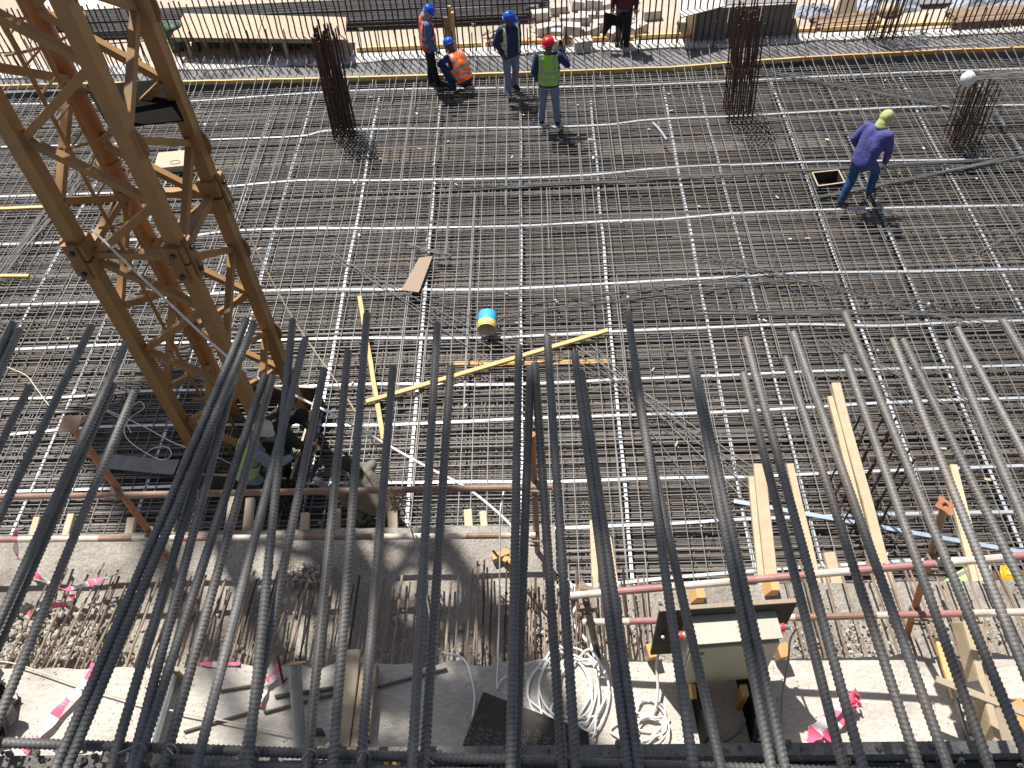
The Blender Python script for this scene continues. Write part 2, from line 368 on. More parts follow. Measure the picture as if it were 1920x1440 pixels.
# chairs holding the top mat up
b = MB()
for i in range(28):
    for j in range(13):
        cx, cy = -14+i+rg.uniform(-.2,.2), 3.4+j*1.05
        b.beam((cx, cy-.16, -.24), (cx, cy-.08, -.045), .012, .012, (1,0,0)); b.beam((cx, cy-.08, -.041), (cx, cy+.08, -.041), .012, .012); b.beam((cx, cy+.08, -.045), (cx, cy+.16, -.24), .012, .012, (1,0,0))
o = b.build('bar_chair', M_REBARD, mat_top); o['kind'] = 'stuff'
# tie wire ends
b = MB()
for i in range(2600):
    cx, cy = rg.uniform(-14,12.8), rg.uniform(3.2,16.4); a = rg.uniform(0,6.28); l = rg.uniform(.02,.07)
    b.beam((cx,cy,-.01), (cx+cos(a)*l, cy+sin(a)*l, rg.uniform(.0,.03)), .003, .003)
o = b.build('tie_wire', M_DSTEEL, mat_top); o['kind'] = 'stuff'
# ---- flat strips woven through the mat
grid = thing('strip_grid', (0, 9.8, -.04), 'grid of long flat whitish metal strips woven through the rebar mat', 'metal strips')
def wstrip(pts, wd, th, parent, up=Vector((0,0,1))):
    P = [Vector(p) for p in pts]; b = MB(); vs = []
    for i, p in enumerate(P):
        d = (P[min(i+1,len(P)-1)]-P[max(i-1,0)]).normalized(); s = d.cross(up).normalized()
        vs += [p-s*wd/2+up*th/2, p+s*wd/2+up*th/2, p+s*wd/2-up*th/2, p-s*wd/2-up*th/2]
    n = len(P)
    fs = [(i*4+k, (i+1)*4+k, (i+1)*4+(k+1)%4, i*4+(k+1)%4) for i in range(n-1) for k in range(4)]+[(0,1,2,3),(n*4-1,n*4-2,n*4-3,n*4-4)]
    b.add(vs, fs); return b.build('strip', M_STRIP, parent)
for (xa, xb, ya, yb) in ((-8.62,-8.66,4.2,16.3),(-7.2,-7.25,3.6,16.3),(-5.57,-5.6,3.2,16.2),(-4.79,-4.82,3.2,16.2),(-3.35,-3.30,3.1,16.1),(-2.02,-1.84,3.1,15.7),(-.35,-.33,3.1,16.1),
        (1.12,1.04,3.05,15.75),(2.64,2.57,3.1,16.3),(3.39,3.43,3.1,16.0),(4.9,4.98,3.1,16.1),(6.0,5.95,3.1,16.2),(7.52,7.47,3.1,16.0),(9.0,8.95,3.1,16.1),(10.6,10.6,3.1,16.2)):
    rg2 = random.Random(int(xa*100)); n = 26
    # two lengths lapped, with a small step
    pts = [(xa+(xb-xa)*(1-t)+.012*noise.noise(Vector((xa, t*9, 0)))*2, yb+(ya-yb)*(1-t), -.0385) for t in [i/n for i in range(n+1)]]
    cut = rg2.randrange(9, 17)
    wstrip(pts[:cut+1], .043, .004, grid); wstrip([Vector(p)+Vector((.010,0,.0045 if 0 else -.0045)) for p in pts[cut-1:]], .043, .004, grid)
ROWS = [  # pixel polylines of the cross strips
    [(0,195),(330,190),(520,178),(700,168),(960,164),(1200,159),(1500,145),(1700,135),(1920,128)],
    [(0,275),(200,270),(380,262),(560,255),(640,243),(960,239),(1130,234),(1220,224),(1400,216),(1500,210),(1700,200),(1920,196)],
    [(0,368),(330,357),(420,350),(560,338),(700,338),(960,334),(1115,327),(1250,314),(1440,306),(1550,302),(1700,300),(1920,296)],
    [(0,458),(300,447),(430,433),(560,428),(700,428),(960,424),(1130,415),(1250,410),(1400,398),(1700,388),(1920,384)],
    [(0,572),(240,563),(430,548),(560,543),(700,543),(900,543),(1010,539),(1150,531),(1360,519),(1500,511),(1700,508),(1920,504)],
    [(0,656),(240,645),(430,640),(640,634),(900,634),(1000,630),(1160,621),(1360,613),(1500,607),(1650,610),(1780,604),(1920,600)],
    [(0,748),(130,744),(270,733),(430,730),(700,720),(900,722),(1040,718),(1150,712),(1300,706),(1480,697),(1620,692),(1780,688),(1920,684)],
    [(0,816),(190,800),(430,796),(690,797),(820,793),(960,786),(1040,783),(1200,778),(1300,774),(1480,765),(1700,752),(1920,745)],
    [(0,922),(200,916),(430,908),(640,906),(900,904),(1050,903),(1200,898),(1400,893),(1600,884),(1760,878),(1920,872)],
    [(0,1020),(300,1010),(640,1002),(1060,990),(1160,986),(1300,980),(1400,972),(1700,962),(1920,958)],
    [(300,1110),(640,1105),(1060,1100),(1300,1080),(1700,1050),(1920,1044)]]
for r in ROWS:
    P = [Pz(px, py, -.0167) for px, py in r]
    d0 = (P[0]-P[1]).normalized(); d1 = (P[-1]-P[-2]).normalized()
    P = [P[0]+d0*2]+P+[P[-1]+d1*1.5]; P = [p for p in P if p.y > 3.0]
    S = spline(P, 5); k = len(S); c1, c2 = k//3, 2*k//3
    for q, (a, e) in enumerate(((0, c1), (c1-1, c2), (c2-1, k))):
        wstrip([p+Vector((0, (.0, .008, -.006)[q], (0, -.0032, 0)[q])) for p in S[a:e]], .043, .003, grid)
# ---- timber edge board beyond the mat (laid in lengths)
eb = thing('edge_board', (0, 16.68, 0), 'long yellow timber edge board along the far side of the rebar mat', 'timber')
EB = [(330,155),(640,148),(960,139),(1260,128),(1500,110),(1750,97),(1920,91)]
P = [Pz(px, py, .05) for px, py in EB]; P = [Vector((-14.5, 16.95, .05)), Vector((-11, 16.9, .05))]+P+[Vector((13.6, 16.8, .05))]
P = [Vector((p.x, p.y, .045)) for p in P]
for i in range(len(P)-1): plank('plank', P[i]-Vector((.03,0,0)), P[i+1], .05, .09+.004*(i % 2), M_TIMB if i < 6 else M_TIMBO, eb)
# ---- starter bars of the far wall
wall = thing('starter_bars', (0, 17.55, 0), 'long row of upright rusty starter bars along the far edge', 'rebar row')
x = -14.4; k = 0
while x < 13.5:
    tall = 1.42+rg.uniform(-.05,.05) if x < -3.9 else 2.0+rg.uniform(-.1,.2)
    lx, ly = rg.uniform(-.03,.03), rg.uniform(-.05,.03)
    bar('rebar', (x+rg.uniform(-.02,.02), 17.62, -.1), (x+lx, 17.62+ly, tall), .0165, M_RUST, wall, 6, .25, k % 4)
    if x > 7.1 and x < 7.8:
        for q in range(3): bar('rebar', (x+.05*q, 17.4+.06*q, -.1), (x+.05*q+rg.uniform(-.08,.08), 17.4+.06*q, 1.8), .0115, M_RUST, wall, 6, .25, k % 4)
    if k % 3 == 0:
        bar('rebar', (x+.07, 17.40, -.1), (x+.07+rg.uniform(-.04,.04), 17.38+rg.uniform(-.03,.03), (.84 if x < -3 else .62)+rg.uniform(-.06,.06)), .0125, M_RUST, wall, 6, .25, (k+1) % 4)
    k += 1; x += .135
x = -14.3; k = 0
while x < 13.4:   # hooked bars lying over the haunch into the mat
    bar('hooked_bar', (x+rg.uniform(-.03,.03), 17.6, .17+rg.uniform(-.05,.04)), (x+rg.uniform(-.1,.1), 15.9+rg.uniform(-.5,.5), .012), .0085, M_REBAR, wall, 6, .25, k % 4)
    k += 1; x += .21
# ---- column cages
def cage(pxb, pxt, hgt, wx, wy, nx, ny, label, m=M_RUST, r=.0155, full=True, lean=True):
    B = Pz(*pxb, 0.0); 
    T = B+Vector((0,0,hgt))
    if lean:
        # top point on the ray through pxt at the height hgt
        T2 = Pz(*pxt, hgt); T = T.lerp(T2, .8)
    d = T-B
    t = thing('column_cage', (B.x, B.y, 0), label, 'rebar cage', 'column reinforcement cages')
    rgc = random.Random(int(B.x*100))
    for i in range(nx):
        for j in range(ny):
            if not full and 0 < i < nx-1 and 0 < j < ny-1: continue
            o = Vector(((i/(nx-1)-.5)*wx, (j/(ny-1)-.5)*wy, 0))
            bar('rebar', B+o+Vector((0,0,-.2)), B+o+d*(1+rgc.uniform(-.07,.05))+Vector((rgc.uniform(-.02,.02), rgc.uniform(-.02,.02), 0)), r, m, t, 6, .4, rgc.randrange(4))
    for k in range(7):
        c = B+d*((k+.4)/8.5)
        if k in (0, 1, 4): 
            L = [c+Vector((a*(wx/2+.015), e*(wy/2+.015), 0)) for a, e in ((-1,-1),(1,-1),(1,1),(-1,1),(-1,-1))]
            MB().tube(L, .005, 5).build('tie', m, t)
    return t
cage((645,243),(607,55), 2.12, .38, .48, 6, 5, 'tall dense dark rebar column cage left of the four workers')
cage((1385,206),(1400,18), 2.10, .46, .60, 6, 4, 'tall rebar column cage standing right of the worker in green vest')
cage((1803,262),(1840,155), 1.20, .50, .42, 6, 4, 'short rebar column cage with a white bag on one corner', r=.011)
cage((1600,945),(1655,800), 1.45, .46, .66, 4, 4, 'rebar column cage sticking up behind the thick bars at right', r=.013, lean=False)
# ---- block-out box in the mat
bo = thing('blockout_box', Pz(1550,345,-.25), 'square wooden block-out frame open at the top beside walking worker', 'box')
q = [Pz(1523,324,.02), Pz(1572,319,.02), Pz(1584,342,.02), Pz(1534,349,.02)]
for i in range(4):
    a, e = q[i], q[(i+1) % 4]; m_ = (a+e)/2
    MB().beam(Vector((a.x,a.y,-.10)), Vector((e.x,e.y,-.10)), .02, .24).build('side_board', M_PLYD, bo)
    MB().beam(Vector((a.x,a.y,.024)), Vector((e.x,e.y,.024)), .024, .008).build('top_edge', M_TIMBP, bo)
MB().add([Vector((p.x,p.y,-.2)) for p in q], [(0,1,2,3),(3,2,1,0)][:1]).build('bottom_board', M_BLACK, bo)
# ================================================================== TOWER CRANE MAST
MX, MY, MTH, MS = -4.17, 7.08, -.086, 1.068
crane = thing('tower_crane', (MX, MY, -.25), 'orange lattice tower crane mast rising out of the rebar mat', 'crane')
MR = R3('Z', MTH)
def mc(a, e, z, k=1.0): return Vector((MX, MY, z)) + MR @ Vector((a*MS/2*k, e*MS/2*k, 0))
TOP = 27.0; CW = .145
for a, e in ((-1,-1),(1,-1),(1,1),(-1,1)):
    b = MB()
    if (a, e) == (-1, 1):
        b.tube([mc(a, e, -.25), mc(a, e, TOP)], .108, 20); ch = b.build('round_chord', M_MASTBOUNCE, crane, smooth=False)
        MB().lathe([(.110,-.03),(.125,-.03),(.125,.03),(.110,.03)], Matrix.Translation(mc(a, e, 4.4)), 20).build('collar', M_MASTBOUNCE, ch)
        continue
    b.box(mc(a, e, (TOP-.25)/2), (CW, CW, TOP+.25), MR)
    b.box(mc(a, e, (TOP-.25)/2)+MR @ Vector((a*(CW/2-.012), e*(CW/2-.012), 0)), (.03, .03, TOP+.24), MR)
    ch = b.build('chord', M_MAST, crane)
    for z in (-1.85+.02, 4.02, 9.88, 15.7):       # pinned joints between mast sections
        if z < 0: continue
        for s_, wd in ((-.11, .235), (.11, .225)):
            MB().box(mc(a, e, z+s_), (wd, wd, .19), MR).build('joint_sleeve', M_MAST, ch)
        for f_ in ((a, 0), (0, e)):
            c = mc(a, e, z) + MR @ Vector((f_[0]*.125, f_[1]*.125, 0))
            sz = (.03, .13, .46) if f_[0] else (.13, .03, .46)
            MB().box(c, sz, MR).build('fish_plate', M_MASTD, ch)
            for dz in (-.14, .14):
                d = MR @ Vector((f_[0], f_[1], 0)); p = c+Vector((0,0,dz))
                MB().tube([p, p+d*.045], .028, 8).build('pin', M_DSTEEL, ch)
# zig-zag lacing
def lace(p, q, wd=.075, nm='lacing'):
    return MB().beam(p, q, wd, wd, (q-p).cross(Vector((0,0,1))) if abs((q-p).normalized().z) < .98 else (1,0,0)).build(nm, M_MAST, crane)
def lz(o, k): return o+1.45*k
FACES = (((-1,-1),(1,-1),1.05,.33), ((1,-1),(1,1),1.05,.33), ((1,1),(-1,1),1.05,.33), ((-1,1),(-1,-1),1.05,.33))
for (A, B_, oa, ob) in FACES:
    k = 0
    while lz(oa, k) < TOP-1.5:
        za, zb, zb2 = lz(oa, k), lz(ob, k), lz(ob, k+1)
        ins = .93
        lace(mc(*A, za, ins), mc(*B_, zb, ins)); lace(mc(*A, za, ins), mc(*B_, zb2, ins))
        k += 1
    for z in (4.02, 9.88, 15.7): lace(mc(*A, z, .95), mc(*B_, z, .95), .085, 'horizontal')
# gusset plates on the two right chords (lifting lugs)
for (a, e) in ((1,-1),(1,1)):
    for k in range(1, 6):
        z = lz(.33 if e > 0 else 1.05, k)-.02
        c = mc(a, e, z) + MR @ Vector((.10, 0, 0))
        b = MB(); b.add([c+MR @ Vector((0, s_, 0))+MR @ Vector((dx, 0, dz)) for s_ in (-.012, .012) for dx, dz in ((0,-.15),(.035,-.12),(.06,-.05),(.06,.05),(.035,.12),(0,.15))],
            [(0,1,2,3,4,5),(11,10,9,8,7,6)]+[(i,(i+1)%6+0,(i+1)%6+6,i+6) for i in range(6)])
        b.build('lug_plate', M_MASTD, crane)
# ladder inside the mast near the left face
lad = []
LX = -.62
for s_ in (-1, 1):
    p = Vector((MX, MY, 0)) + MR @ Vector((LX*MS/2, s_*.17-.04, 0)); lad.append(p)
    MB().tube([p+Vector((0,0,-.2)), p+Vector((0,0,TOP-1))], .021, 8).build('ladder_rail', M_MAST, crane)
rung = MB()
z = .15; k = 0
while z < 9.5:
    bar('ladder_rung', lad[0]+Vector((0,0,z)), lad[1]+Vector((0,0,z)), .011, M_MAST, crane); z += .29
for k in range(9):     # safety hoops
    z = 1.4+k*.95; c = (lad[0]+lad[1])/2+Vector((0,0,z)); pts = []
    for i in range(13):
        a = -pi/2+pi*i/12; pts.append(c+MR @ Vector((.62*cos(a), .34*sin(a), .02*i)))
    MB().tube(pts, .014, 6).build('ladder_hoop', M_MAST, crane)
# resting platforms
q = [Pz(*c_, 5.2) for c_ in ((158,160),(310,148),(345,225),(205,240))]
MB().add(q+[p_-Vector((0,0,.015)) for p_ in q], [(3,2,1,0),(4,5,6,7),(0,1,5,4),(1,2,6,5),(2,3,7,6),(3,0,4,7)]).build('platform', M_BLACK, crane)
for z in (11.0, 17): MB().box(Vector((MX, MY, z))+MR @ Vector((.1, .2, 0)), (.8, .6, .015), MR).build('platform', M_BLACK, crane)
# upper works that throw the shade on the ledge and the left of the pit
MB().box((MX, MY, TOP+.5), (2.0, 2.0, 1.4), MR).build('slewing_ring', M_MAST, crane)
cj = MB(); JD = Vector((-.61, .795, 0)).normalized(); JS = Vector((JD.y, -JD.x, 0))
for s_ in (-.6, .6): cj.beam(Vector((MX, MY, TOP+1.6))+JS*s_, Vector((MX, MY, TOP+1.6))+JS*s_+JD*16.3, .2, .35)
for k in range(16): cj.beam(Vector((MX, MY, TOP+1.6))+JD*(k+.5)-JS*.6, Vector((MX, MY, TOP+1.6))+JD*(k+.5)+JS*.6, .12, .12)
cj.build('counter_jib', M_MAST, crane)
for k in range(3): MB().box(Vector((MX, MY, TOP+1.2))+JD*(13.4+k*.9), (.85, 2.0, 2.2), R3('Z', math.atan2(JD.y, JD.x))).build('ballast_block', M_CONC3, crane)
# formwork box around the mast foot
mb_ = thing('mast_formwork', (MX, MY, -.25), 'dark plywood box form around the foot of the crane mast', 'formwork')
hw = MS/2+.26
for a, e, L_ in ((1,0,2*hw),(-1,0,2*hw),(0,1,2*hw-.08),(0,-1,2*hw-.08)):
    c = Vector((MX, MY, .0)) + MR @ Vector((a*hw, e*hw, 0)); 
    MB().box(c+Vector((0,0,.02)), (.025, L_, .52) if a else (L_, .025, .52), MR).build('side_board', M_PLYD, mb_)
    MB().box(c+Vector((0,0,.287)), (.03, L_+.01, .012) if a else (L_-.04, .03, .012), MR).build('top_edge', M_TIMBP, mb_)
# short starter bars standing in front of the mast foot
fb = thing('starter_bar_cluster', (MX+.75, MY-1.15, 0), 'cluster of short dark starter bars in front of crane mast foot', 'rebar cage')
for i in range(6):
    for j in range(3):
        p = Vector((MX+.15+i*.14, MY-1.05-j*.13, -.2)); bar('rebar', p, p+Vector((rg.uniform(-.03,.03), rg.uniform(-.03,.03), .75+rg.uniform(-.1,.1))), .011, M_RUST, fb, 6, .4, j)
# ================================================================== PEOPLE
M_SKIN = mat('skin_brown', (.13, .07, .045), (.17, .095, .06), .6, 0, 20)
def cloth(name, c, k=1.25): return mat(name, c, tuple(min(1, v*k) for v in c), .9, 0, 9, bump=.35, bscale=28)
C_NAVY = cloth('cloth_navy', (.022, .032, .095)); C_BLUE = cloth('cloth_blue', (.07, .13, .27)); C_BLK = cloth('cloth_black', (.012, .012, .014))
C_GBLUE = cloth('cloth_grey_blue', (.17, .20, .29)); C_PURP = cloth('cloth_purple', (.068, .068, .24)); C_JEAN = cloth('cloth_jeans', (.02, .075, .19))
C_GREY = cloth('cloth_grey', (.20, .24, .28)); C_DARK = cloth('cloth_dark', (.035, .032, .03)); C_KHAKI = cloth('cloth_khaki', (.17, .15, .12))
C_MAROON = cloth('cloth_maroon', (.10, .02, .035)); C_MAUVE = cloth('cloth_mauve', (.22, .15, .17)); C_BOOT = cloth('boot_dusty', (.035, .032, .03))
C_LIME = mat('vest_lime', (.30, .62, .06), (.38, .72, .09), .8, 0, 9, bump=.2); C_ORANGE = mat('vest_orange', (.95, .14, .015), (1.0, .19, .03), .8, 0, 9, bump=.2)
C_REDV = mat('vest_red', (.70, .06, .025), (.78, .09, .04), .8, 0, 9, bump=.2); C_REFL = mat('reflective_band', (.33, .32, .31), (.42, .41, .40), .45, .2, 9)
C_LIMEP = mat('vest_pale_lime', (.50, .66, .30), (.60, .74, .40), .8, 0, 9)
H_BLUE = mat('helmet_blue', (.015, .095, .50), None, .3); H_RED = mat('helmet_red', (.62, .02, .03), None, .3); H_WHITE = mat('helmet_white', (.60, .58, .52), None, .4); H_YEL = mat('helmet_yellow', (.85, .38, .015), None, .35)
C_PALEV = cloth('vest_pale_grey', (.34, .37, .37)); C_OLIVE = cloth('wrap_olive', (.40, .42, .16)); C_SCARF = cloth('scarf_pattern', (.34, .24, .20), 1.6); M_EYE = mat('eye_dark', (.01, .01, .01), None, .3); M_GLOVE = cloth('glove_grey', (.30, .28, .26))
def capsule(b, p0, p1, r0, r1, mi=0, n=12):
    p0, p1 = Vector(p0), Vector(p1); d = (p1-p0); L = d.length; q = d.to_track_quat('Z', 'Y').to_matrix().to_4x4() if L > 1e-6 else Matrix.Identity(4)
    prof = [(r0*sin(t), -r0*cos(t)) for t in [pi/2*i/4+.001 for i in range(5)]] + [(r1*cos(t), L+r1*sin(t)) for t in [pi/2*i/4 for i in range(4)]+[pi/2-.001]]
    b.lathe(prof, Matrix.Translation(p0) @ q, n, mi)
J0 = dict(pel=(0,0,.95), chest=(0,.01,1.27), neck=(0,.0,1.46), head=(0,.035,1.585), shL=(-.185,0,1.41), shR=(.185,0,1.41), elL=(-.25,-.03,1.13), elR=(.25,-.03,1.13),
          wrL=(-.25,.08,.88), wrR=(.25,.08,.88), hipL=(-.09,0,.91), hipR=(.09,0,.91), knL=(-.10,.03,.50), knR=(.10,.03,.50), anL=(-.10,-.02,.09), anR=(.10,-.02,.09), toL=(-.12,.15,.045), toR=(.12,.15,.045))
def person(loc, heading, label, shirt, trousers, J=None, sc=1.0, vest=None, vest_open=False, helmet=None, wrap=None, boots=C_BOOT, look=(0,1,-.15), skin=M_SKIN, glove=None, hupv=None, group=None, bands=None):
    j = {k: Vector(v) for k, v in J0.items()}
    for k, v in (J or {}).items(): j[k] = Vector(v)
    root = thing('person', loc, label, 'person', group)
    rot = R3('Z', heading)
    mats = [shirt, trousers, skin, boots, glove or skin]
    segs = []   # (p0,p1,r0,r1,mat)
    def S(a, b_, r0, r1, m): segs.append((j[a] if isinstance(a, str) else a, j[b_] if isinstance(b_, str) else b_, r0, r1, m))
    up = (j['neck']-j['pel']).normalized(); lat = (j['shR']-j['shL']).normalized(); fr = up.cross(lat)
    hl = (j['hipR']-j['hipL']).normalized()
    for s_ in (-1, 1):
        S(j['pel']+hl*.06*s_-up*.05, j['chest']+lat*.078*s_-up*.08, .128, .125, 0)
        S(j['chest']+lat*.078*s_-up*.08, j['chest']+lat*.09*s_+up*.06, .125, .118, 0)
        S(j['chest']+lat*.085*s_+up*.06, j['neck']+lat*.06*s_-up*.045, .105, .06, 0)
    S('shL', 'shR', .066, .066, 0)
    S(j['pel']-up*.04, j['chest']-up*.05, .128, .128, 0); S(j['chest']-up*.05, j['neck']-up*.07, .122, .085, 0)
    S('neck', j['neck'].lerp(j['head'], .6), .06, .056, 2)
    S(j['pel']-up*.09+hl*.03, j['pel']-up*.09-hl*.03, .125, .125, 1)
    for s_ in 'LR':
        S('sh'+s_, 'el'+s_, .074, .064, 0); S('el'+s_, 'wr'+s_, .062, .05, 0)
        S('hip'+s_, 'kn'+s_, .105, .078, 1); S('kn'+s_, 'an'+s_, .078, .066, 1)
        a = j['an'+s_]; t = j['to'+s_]; heel = a+(a-t).normalized()*.03; heel.z = t.z
        S(a, a+Vector((0,0,.05)), .055, .055, 3); S(heel, t, .046, .042, 3); S(a, t.lerp(a, .4)+Vector((0,0,.02)), .05, .045, 3)
    lk = Vector(look).normalized(); hu = Vector(hupv).normalized() if hupv else (j['head']-j['neck']).normalized()
    hx = lk.cross(hu).normalized(); hu = hx.cross(lk).normalized(); HR = Matrix((hx, lk, hu)).transposed()
    H = j['head']
    b = MB()
    for p0, p1, r0, r1, m in segs: capsule(b, p0, p1, r0, r1)
    b.ell(H, (.078, .098, .118), HR)
    capsule(b, H+HR @ Vector((0,.055,-.07)), H+HR @ Vector((0,.07,-.085)), .045, .035)      # jaw
    capsule(b, H+HR @ Vector((0,.092,.005)), H+HR @ Vector((0,.112,-.028)), .012, .018)       # nose
    for s_ in (-1, 1): b.ell(H+HR @ Vector((s_*.08,-.005,-.01)), (.012,.022,.033), HR, 8, 6)   # ears
    segs2 = segs + [(H+HR @ Vector((0,0,-.02)), H+HR @ Vector((0,0,.03)), .09, .09, 2)]
    tmp = bpy.data.objects.new('tmp', b.mesh('tmp', mats)); COL.objects.link(tmp)
    md = tmp.modifiers.new('r', 'REMESH'); md.mode = 'VOXEL'; md.voxel_size = .014
    ms = tmp.modifiers.new('s', 'SMOOTH'); ms.factor = .5; ms.iterations = 5
    dg = bpy.context.evaluated_depsgraph_get(); me0 = bpy.data.meshes.new_from_object(tmp.evaluated_get(dg)); bpy.data.objects.remove(tmp)
    vs = [v.co.copy() for v in me0.vertices]; fs = [list(p.vertices) for p in me0.polygons]; no = [v.normal.copy() for v in me0.vertices]
    bpy.data.meshes.remove(me0)
    def near(c):
        best = 9; bm_ = 0; bi = 0
        for i, (p0, p1, r0, r1, m) in enumerate(segs2):
            d = p1-p0; t = max(0, min(1, (c-p0).dot(d)/max(d.length_squared, 1e-9))); q = (c-p0-d*t).length-(r0+(r1-r0)*t)
            if q < best: best = q; bm_ = m; bi = i
        return bm_, bi
    fm = []; tors = []
    for f in fs:
        c = sum((vs[i] for i in f), Vector())/len(f); m, i = near(c)
        t = (c-j['pel']).dot(up)
        if m == 1 and t > -.13: m = 0                       # shirt hem over the hips
        fm.append(m)
        if (i < 9 or (i == 10 and t > -.1)): tors.append((f, c, t))
        elif m == 0 and min((c-j['shL']).length, (c-j['shR']).length) < .10: tors.append((f, c, t))
    vm = [2]*len(vs)
    for f, m in zip(fs, fm):
        for i in f: vm[i] = m
    sd = loc[0]*3.1
    for i, v in enumerate(vs):
        if vm[i] in (0, 1):
            vs[i] = v + no[i]*(.007*noise.noise(Vector((v.x*6+sd, v.y*6, v.z*9))) + .002*noise.noise(Vector((v.x*22, v.y*22+sd, v.z*30))))
    bb = MB(); bb.v = [rot @ (v*sc) for v in vs]; bb.f = fs; bb.m = fm
    # hands: palm, four fingers, thumb
    for s_, sg in (('L', -1), ('R', 1)):
        wr, el = j['wr'+s_], j['el'+s_]; d = (wr-el).normalized(); sd_ = d.cross(Vector((0,1,.3))).normalized()
        if sd_.length < .1: sd_ = Vector((1,0,0))
        pn = sd_.cross(d).normalized()
        hb = MB(); k = 4
        for q in (-.5, .5): capsule(hb, wr+d*.01+sd_*q*.03, wr+d*.085+sd_*q*.05, .024, .018, k, 8)
        for q, ln in enumerate((.068, .078, .072, .056)):
            a = wr+d*.088+sd_*((q-1.5)*.021); m1 = a+d*ln*.5+pn*.012; m2 = m1+d*ln*.35+pn*.03
            capsule(hb, a, m1, .0105, .0095, k, 6); capsule(hb, m1, m2, .0095, .008, k, 6)
        a = wr+d*.03+sd_*.036*-sg; m1 = a+d*.035-sd_*.022*sg+pn*.012; capsule(hb, a, m1, .013, .011, k, 6); capsule(hb, m1, m1+d*.03+pn*.01, .011, .009, k, 6)
        bb.add([rot @ (v*sc) for v in hb.v], hb.f, 4)
    bb.v = [v + Vector(loc) for v in bb.v]
    body = bb.build('body', mats, root, smooth=True)
    def T(p): return Vector(loc) + rot @ (Vector(p)*sc)
    for s_ in (-1, 1): MB().ell(T(H+HR @ Vector((s_*.031,.089,.012))), (.011,.011,.008), None, 8, 5).build('eye', M_EYE, root)
    MB().box(T(H+HR @ Vector((0,.098,-.062))), (.045,.008,.008), rot @ HR).build('mouth', C_MAROON, root)
    if vest:
        vb = MB(); idx = {}
        for f, c, t in tors:
            x = (c-j['chest']).dot(lat); y_ = (c-j['chest']).dot(fr)
            if t < -.08 or t > .50: continue
            if abs(x) > .175 and t > .22: continue
            if t > .40 and abs(x) < .075 and y_ > -.02: continue      # neck opening
            if vest_open and y_ > .0 and abs(x) < .125: continue
            mi = 0
            if .02 < t < .075 or .15 < t < .205: mi = 1
            elif t > .2 and .085 < abs(x) < .13: mi = 1
            k = []
            for i in f:
                if i not in idx: idx[i] = len(vb.v); vb.v.append(T(vs[i]+no[i]*.017))
                k.append(idx[i])
            vb.f.append(k); vb.m.append(mi)
        o = vb.build('vest', [vest, bands or C_REFL], root, smooth=True); sm = o.modifiers.new('t', 'SOLIDIFY'); sm.thickness = .006
    if helmet:
        hb = MB(); Mh = Matrix.Translation(T(H+HR @ Vector((0,-.005,.035)))) @ (rot @ HR).to_4x4() @ Matrix.Diagonal((sc,sc,sc,1))
        prof = [(.118,0),(.119,.02),(.116,.05),(.104,.085),(.08,.112),(.045,.128),(.001,.133)]
        hb.lathe(prof, Mh @ Matrix.Diagonal((.92,1.08,1,1)), 20)
        vsb = []; n = 20
        for i in range(n):
            a = 2*pi*i/n; fwd_ = max(0, sin(a)); r1 = .112; r2 = .128+.045*fwd_**3
            vsb += [Mh @ Vector((r1*.92*cos(a), r1*1.08*sin(a), .006)), Mh @ Vector((r2*.92*cos(a), r2*1.08*sin(a), -.006-.012*fwd_))]
        hb.add(vsb, [(2*i, 2*((i+1)%n), 2*((i+1)%n)+1, 2*i+1) for i in range(n)])
        for xo in (-.03, 0, .03): hb.tube([Mh @ Vector((xo, 1.08*.119*cos(t), .0+.136*sin(t))) for t in [pi*i/10 for i in range(1, 10)]], .007*sc, 5)
        o = hb.build('helmet', helmet, root, smooth=True); sm = o.modifiers.new('t', 'SOLIDIFY'); sm.thickness = .004
    if wrap:
        wb = MB(); wb.ell(H+HR @ Vector((0,-.014,.022)), (.099,.112,.120), HR, 18, 12)
        wb.ell(H+HR @ Vector((0,-.05,-.08)), (.085,.07,.10), HR, 14, 9); wb.ell(j['neck']+fr*-.01+Vector((0,0,.02)), (.10,.095,.055), None, 14, 8)
        wb.v = [T(v+(v-H).normalized()*.011*noise.noise(v*26)) for v in wb.v]; o = wb.build('head_scarf', wrap, root, smooth=True); rm = o.modifiers.new('r', 'REMESH'); rm.mode = 'VOXEL'; rm.voxel_size = .012; rm.use_smooth_shade = True; sm = o.modifiers.new('s', 'SMOOTH'); sm.iterations = 4
    return root
# ---- the four by the far board
p = Pz(812,160,0); person((p.x,p.y,.0), radians(-72), 'man in blue helmet and red vest with patterned scarf, looking down', C_BLUE, C_BLK, vest=C_REDV, helmet=H_BLUE, wrap=C_SCARF, look=(0,1,-.75),
    J=dict(head=(0,.09,1.57), neck=(0,.03,1.45), chest=(0,.02,1.27), wrL=(-.23,.12,.90), wrR=(.22,.10,.90), anR=(.12,.08,.09), toR=(.14,.25,.045)))
p = Pz(868,168,0); person((p.x,p.y,.0), radians(40), 'man in blue helmet and orange vest crouching by the edge board', C_NAVY, C_BLK, vest=C_ORANGE, helmet=H_BLUE, look=(0,1,-.6),
    J=dict(pel=(0,-.06,.32), chest=(0,.10,.60), neck=(0,.22,.76), head=(0,.33,.86), shL=(-.18,.18,.71), shR=(.18,.18,.71), elL=(-.26,.38,.52), elR=(.26,.38,.52), wrL=(-.14,.55,.42), wrR=(.14,.55,.42),
           hipL=(-.1,-.04,.30), hipR=(.1,-.04,.30), knL=(-.2,.36,.46), knR=(.2,.36,.46), anL=(-.15,.12,.09), anR=(.15,.12,.09), toL=(-.18,.28,.045), toR=(.18,.28,.045)))
